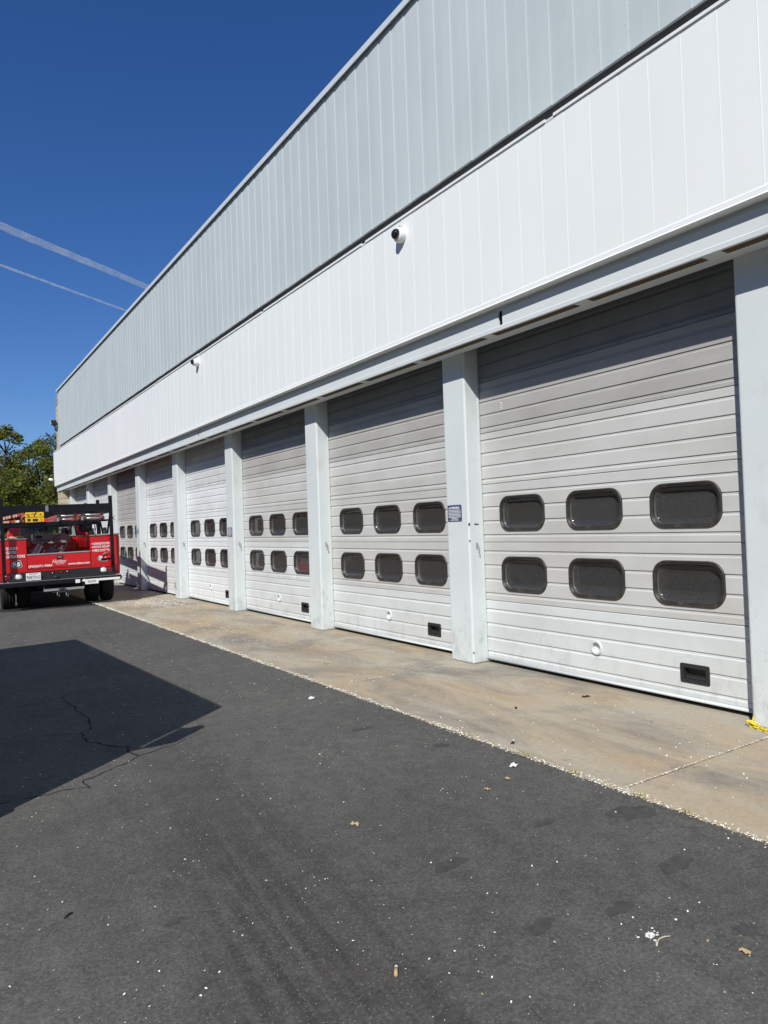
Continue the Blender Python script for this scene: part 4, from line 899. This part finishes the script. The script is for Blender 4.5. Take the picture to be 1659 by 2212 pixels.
# unseen tree line, added opposite the doors to cut sky light and darken reflections
proto = [o for o in COL.objects if o.name.startswith('oak_tree')]
g = random.Random(77)
for i in range(26):
    src = proto[i % len(proto)] if i % len(proto) not in (0, 2) else proto[1]
    o = src.copy(); COL.objects.link(o); o.location = (-18+g.uniform(-2, 2), -62+4.6*i, -.9); o.rotation_euler = (0, 0, g.uniform(0, 6.28)); o.scale = (1.5, 1.5, g.uniform(1.6, 2.0))
    o['label'] = 'unseen bushy oak added along the far side of the yard to cut sky light'; o['group'] = 'unseen oaks added along the far side of the yard'
    for chd in src.children:
        c_ = chd.copy(); COL.objects.link(c_); c_.parent = o
MB().prism([(-400, -1), (-400, 26), (-120, 15), (-60, 5.5), (-36, 1.5), (-26, -1)], 'y', -400, 400).build('added_hillside', M['added_hill_green'])  # unseen hill, added behind the oaks to block low sky light
tag(bpy.data.objects['added_hillside'], kind='structure')
b = MB(); g = random.Random(31)
q = np.random.default_rng(41); n = 16000
px = q.uniform(-16, 12, n); py = 54+q.normal(0, 2.0, n)+np.abs(px-4)*.1; pz = -.9+q.random(n)**.8*(3.3+.8*np.sin(px*1.3)+.5*np.sin(px*3.1))
pos = np.stack([px, py, pz], 1); nr = q.normal(size=(n, 3))+[0, -.2, .5]; nr /= np.linalg.norm(nr, axis=1)[:, None]; u = np.cross(nr, q.normal(size=(n, 3))); u /= np.linalg.norm(u, axis=1)[:, None]; v_ = np.cross(nr, u); s_ = .24*q.uniform(.5, 1.3, n)[:, None]
me = bpy.data.meshes.new('undergrowth'); me.from_pydata(np.stack([pos-u*s_*.6, pos+v_*s_*.36, pos+u*s_*.6, pos-v_*s_*.36], 1).reshape(-1, 3).tolist(), [], np.arange(n*4).reshape(-1, 4).tolist()); me.materials.append(M['leaf_dark'])
at = me.attributes.new('tint', 'FLOAT', 'FACE'); at.data.foreach_set('value', q.random(n).astype(np.float32))
tag(link('undergrowth', me), 'dense dark undergrowth below the oaks', kind='stuff')

# ------------------------------------------------------------------ petals and litter
def scatter(name, pts, size, mt, lift=.003):
    q = np.random.default_rng(len(pts)); n = len(pts); p = np.array(pts); s_ = np.array(size)[:, None]
    nr = np.stack([q.normal(0, .28, n), q.normal(0, .28, n), np.ones(n)], 1); nr /= np.linalg.norm(nr, axis=1)[:, None]
    a = q.uniform(0, 6.283, n); u = np.stack([np.cos(a), np.sin(a), -(nr[:, 0]*np.cos(a)+nr[:, 1]*np.sin(a))/nr[:, 2]], 1); u /= np.linalg.norm(u, axis=1)[:, None]; v_ = np.cross(nr, u)
    p = p+np.array([0, 0, lift]); asp = q.uniform(.45, .9, n)[:, None]; up = np.array([0, 0, 1.0])
    ring_ = [u*s_*.5, u*s_*.22+v_*s_*.5*asp+up*s_*.10, -u*s_*.3+v_*s_*.42*asp+up*s_*.16, -u*s_*.5+up*s_*.05, -u*s_*.25-v_*s_*.45*asp+up*s_*.12, u*s_*.25-v_*s_*.45*asp+up*s_*.08]
    vv = np.stack([p+r_ for r_ in ring_], 1).reshape(-1, 3)
    me = bpy.data.meshes.new(name); me.from_pydata(vv.tolist(), [], np.arange(n*6).reshape(-1, 6).tolist()); me.materials.append(M[mt]); return link(name, me)
pts, sz = [], []
def addp(x, y, s): pts.append((x, y, gz(x)+(0 if x >= XE else -.004))); sz.append(s)
for i in range(4200):                                                # loose over the yard
    y = 1.0+20*random.random()**1.25; x = random.uniform(-1.5+.06*y, 3.2)
    if NP.random() < .75: addp(x, y, random.choice([.003, .004, .004, .005, .006, .007, .008, .010])*random.uniform(.8, 1.2))
for i in range(46):                                                  # little drifts
    cx, cy = random.uniform(.2, 3.1), random.uniform(1.3, 12)
    for j in range(random.randint(3, 12)): addp(min(3.19, cx+random.gauss(0, .09)), cy+random.gauss(0, .12), random.uniform(.004, .010))
for i in range(1100):                                                # on the concrete
    y = 1.5+15*random.random(); x = random.uniform(3.24, 4.86); addp(x, y, random.uniform(.007, .015))
for i in range(1100):
    y = random.gauss(10.6, 1.3); x = min(4.8, max(3.25, random.gauss(3.9, .35))); addp(x, y, random.uniform(.006, .014))
for i in range(2200):
    y = random.gauss(15.6, .75); x = min(4.8, max(3.3, random.gauss(4.25, .26)-.16*(y-15.6))); addp(x, y, random.uniform(.010, .022))
for i in range(8500):                                                # packed into the edge joint
    y = 1.0+17*random.random()**1.15; wv = .35+.65*(.5+.5*math.sin(y*5.1+math.sin(y*13)*1.2)); x = XE-.004+random.gauss(0, .015*wv+.004)
    if random.random() < .45+.55*wv: addp(x, y, random.uniform(.006, .0105+.0009*y))
for yj in joints:
    if .5 < yj < 18:
        for i in range(230):
            x = XE+1.66*random.random()**1.1; 
            if random.random() < (1 if yj < 4 else .5): addp(x, yj+random.gauss(0, .005), random.uniform(.006, .013))
tag(scatter('fallen_petals', pts, sz, 'petal'), 'small pale petals strewn over the yard and packed in its joints', kind='stuff')
pts, sz = [], []
for i in range(1500):
    y = 1.0+14*random.random(); x = XE-.004+random.gauss(0, .014); addp(x, y, random.uniform(.004, .010))
for i in range(260): addp(random.uniform(.3, 4.8), 1+12*random.random()**1.3, random.uniform(.004, .010))
tag(scatter('dry_husks', pts, sz, 'husk'), 'brown husks and crumbs lying among the petals', kind='stuff')
c = MB()
for (x, y) in ((3.215, 3.35), (3.21, 2.95), (3.215, 2.5), (3.212, 3.9), (3.215, 2.2)):
    for i in range(16):
        a = random.uniform(0, 6.28); l_ = random.uniform(.012, .035); bx, by = x+random.gauss(0, .008), y+random.gauss(0, .025)
        dx, dy = math.cos(a)*l_*.6, math.sin(a)*l_*.6; wx, wy = -math.sin(a)*.0022, math.cos(a)*.0022
        c.add([(bx-wx, by-wy, 0), (bx+wx, by+wy, 0), (bx+dx*.6+wx, by+dy*.6+wy, l_*.7), (bx+dx, by+dy, l_)], [(0, 1, 2), (0, 2, 3)])
tag(c.build('grass_sprouts', M['grass']), 'green sprouts growing from the edge joint', kind='stuff')
def sheet(name, x, y, a, b_, rz, mt, label, cat, h=.012, seed=1):
    g = random.Random(seed); n = 6; o = empty(name, (x, y, gz(x)-.003), label, cat); o.rotation_euler = (0, 0, rz); vv = []
    for top in (1, 0):
        for j in range(n):
            for i in range(n):
                g2 = math.sin(i*1.9+seed)*math.cos(j*1.4+seed*2)
                vv.append(((i/(n-1)-.5)*a+.06*a*math.sin(j+seed), (j/(n-1)-.5)*b_+.06*b_*math.cos(i*1.3+seed), .003+h*(.5+.5*g2)-.0008*(1-top)))
    f = []
    for k_ in (0, n*n):
        for j in range(n-1):
            for i in range(n-1): q = (k_+j*n+i, k_+j*n+i+1, k_+(j+1)*n+i+1, k_+(j+1)*n+i); f.append(q if k_ == 0 else q[::-1])
    MB().add(vv, f, 0, True).build('sheet', M[mt], o, local=True); return o
sheet('paper_scrap', 3.036, 3.28, .062, .040, .5, 'paper', 'folded white paper scrap on the asphalt near the concrete edge', 'paper', .012, 2)
sheet('paper_scrap', 2.876, 5.68, .085, .05, 1.0, 'paper', 'small white paper scrap on the asphalt in front of the second pillar', 'paper', .01, 4)
for (x, y), s_, lb in (((2.856, 3.143), .024, 'curled tan leaf on the asphalt just beyond the paper scrap'), ((1.843, 3.191), .034, 'pale tan leaf lying alone in the middle of the asphalt'), ((2.366, 1.428), .026, 'tan leaf fragment at the lower right of the asphalt'), ((2.66, 3.1), .022, 'small buff leaf left of the paper scrap')):
    sheet('dry_leaf', x, y, s_*1.3, s_*.8, random.random()*3, 'tan', lb, 'leaf', .010, int(x*100) % 17)
for (x, y), s_, lb in (((3.33, 3.599), .03, 'rust brown leaf on the concrete beside the edge joint'), ((4.68, 4.139), .05, 'dark curled leaf on the concrete before the near door'), ((3.976, 4.247), .028, 'dark clod in the middle of the concrete before the near door')):
    sheet('dark_leaf', x, y, s_*1.3, s_*.7, random.random()*3, 'clod', lb, 'leaf', .014, int(x*100) % 13)
o = empty('bleached_twig', (2.2, 1.64, gz(2.2)), 'thin pale curved twig on the asphalt at lower right', 'twig')
MB().tube([(x-2.2, y-1.64, .002) for x, y in [(2.159, 1.632), (2.172, 1.639), (2.183, 1.645), (2.196, 1.650), (2.21, 1.651), (2.228, 1.648), (2.248, 1.638)]], [.004, .003, .0028, .0028, .0025, .0025, .002], 6).lathe([(-.006, .001), (0, .005), (.006, .001)], (-.03, -.001, .004), 'x', 8).build('stem', M['twig'], o, local=True)
o = empty('cigarette_butt', (1.345, 2.08, gz(1.345)-.003), 'tan cigarette end on the asphalt at bottom centre', 'cigarette end')
MB().tube([(-.012, -.016, .006), (.010, .014, .006)], .0065, 8).build('filter', M['tan'], o, local=True); MB().tube([(.010, .014, .006), (.016, .022, .006)], .006, 8).build('paper', M['paper'], o, local=True)
o = empty('black_stick', (.48, 3.21, gz(.48)-.003), 'short black stick on the asphalt at lower left', 'stick'); MB().tube([(-.018, -.016, .003), (.0, .003, .006), (.018, .012, .003)], .0035, 6).build('stem', M['clod'], o, local=True)
c = MB(); g = random.Random(3)
for i in range(60):
    r_ = abs(g.gauss(0, .02)); a = g.uniform(0, 6.28); x, y, s_ = 2.206+r_*1.2*math.cos(a), 1.693+r_*math.sin(a), g.uniform(.002, .0075)
    c.add([(x+s_*math.cos(t), y+s_*.7*math.sin(t), gz(x)-.0025) for t in (0, 1.1, 2.1, 3.3, 4.3, 5.2)], [(0, 1, 2, 3, 4, 5)])
tag(c.build('bird_dropping', M['paper'], asph), kind='stuff')

# yellow plastic chain lying round the foot of the near pillar
ch = empty('plastic_chain', (4.85, 2.75, 0), 'yellow plastic chain lying at the foot of the near right pillar', 'chain')
path = [Vector(p) for p in ((4.93, 2.815, .095), (4.905, 2.812, .06), (4.878, 2.818, .03), (4.855, 2.812, .012), (4.842, 2.785, .011), (4.838, 2.75, .011), (4.828, 2.71, .012), (4.822, 2.67, .011), (4.815, 2.62, .011), (4.82, 2.55, .011), (4.81, 2.48, .011), (4.82, 2.40, .011))]
pp = []
for a, e in zip(path, path[1:]):
    for i in range(8): pp.append(a.lerp(e, i/8))
acc = 0; cur = pp[0]; lk = 0
tor = MB()
R_, r_ = .0125, .0042
ringp = [Vector((.011+R_*math.cos(t) if math.cos(t) > 0 else -.011+R_*math.cos(t), R_*math.sin(t), 0)) for t in [2*math.pi*i/16 for i in range(16)]]
tor.tube(ringp+[ringp[0]], r_, 7, cap=False); link_me = tor.mesh('link', M['yellow_chain'])
for a, e in zip(pp, pp[1:]):
    acc += (e-a).length
    if acc >= .029:
        acc = 0; o = link('link', link_me, ch, e); d = (e-a).normalized()
        o.rotation_mode = 'QUATERNION'; o.rotation_quaternion = d.to_track_quat('X', 'Z') @ Matrix.Rotation(R(62 if lk % 2 else -28)+random.uniform(-.3, .3), 4, 'X').to_quaternion(); lk += 1
for i, (dx, dy) in enumerate(((.0, .012), (.012, -.01), (-.014, -.006), (.004, .03))):
    o = link('link', link_me, ch, (4.862+dx, 2.800+dy, .022+.006*i)); o.rotation_euler = (random.uniform(-.6, .6), random.uniform(-.5, .5), random.uniform(0, 3))

# ------------------------------------------------------------------ vapour trails high in the sky
def vapour(dens, sc):
    m = bpy.data.materials.new('vapour'); m.use_nodes = True; N = m.node_tree.nodes; L = m.node_tree.links; N.remove(N['Principled BSDF'])
    tc = N.new('ShaderNodeTexCoord'); no = N.new('ShaderNodeTexNoise'); no.inputs['Scale'].default_value = sc; no.inputs['Detail'].default_value = 5; no.inputs['Roughness'].default_value = .65; L.new(tc.outputs['Object'], no.inputs[0])
    lw = N.new('ShaderNodeLayerWeight'); lw.inputs[0].default_value = .5
    s1 = N.new('ShaderNodeMapRange'); s1.inputs['From Min'].default_value = .25; s1.inputs['From Max'].default_value = .72; s1.inputs['To Min'].default_value = .25; s1.inputs['To Max'].default_value = 1.25; L.new(no.outputs[0], s1.inputs[0])
    s2 = N.new('ShaderNodeMath'); s2.operation = 'SUBTRACT'; s2.inputs[0].default_value = 1; L.new(lw.outputs['Facing'], s2.inputs[1])
    s3 = N.new('ShaderNodeMath'); s3.operation = 'POWER'; s3.inputs[1].default_value = 1.4; L.new(s2.outputs[0], s3.inputs[0])
    s4 = N.new('ShaderNodeMath'); s4.operation = 'MULTIPLY'; L.new(s1.outputs[0], s4.inputs[0]); L.new(s3.outputs[0], s4.inputs[1])
    s5 = N.new('ShaderNodeMath'); s5.operation = 'MULTIPLY'; s5.inputs[1].default_value = dens; L.new(s4.outputs[0], s5.inputs[0])
    tp = N.new('ShaderNodeBsdfTransparent'); df = N.new('ShaderNodeBsdfDiffuse'); df.inputs[0].default_value = (.86, .94, 1, 1); tl = N.new('ShaderNodeBsdfTranslucent'); tl.inputs[0].default_value = (.86, .94, 1, 1)
    ad = N.new('ShaderNodeMixShader'); ad.inputs[0].default_value = .5; L.new(df.outputs[0], ad.inputs[1]); L.new(tl.outputs[0], ad.inputs[2])
    mx = N.new('ShaderNodeMixShader'); L.new(s5.outputs[0], mx.inputs[0]); L.new(tp.outputs[0], mx.inputs[1]); L.new(ad.outputs[0], mx.inputs[2]); L.new(mx.outputs[0], N['Material Output'].inputs[0]); return m
def trail(a, e, r, label, dens, wob, sc):
    a, e = Vector(a), Vector(e); n = 200; g = random.Random(int(r)); pts_ = [a.lerp(e, i/n)+Vector((g.uniform(-wob, wob), g.uniform(-wob, wob), g.uniform(-wob, wob))) for i in range(n+1)]
    o = empty('vapour_trail', a, label, 'vapour trail')
    MB().tube([p-a for p in pts_], [r*(1.35-.6*i/n)*g.uniform(.92, 1.08) for i in range(n+1)], 14, cap=False).build('vapour', vapour(dens, sc), o, local=True)
trail((-30000, 1836, 9000), (16000, 31936, 9000), 120, 'broad white vapour trail, the upper of the two in the sky', .72, 10, .0030)
trail((-30000, 4891, 9000), (16000, 35111, 9000), 44, 'thin white vapour trail, the lower of the two in the sky', .95, 4, .004)
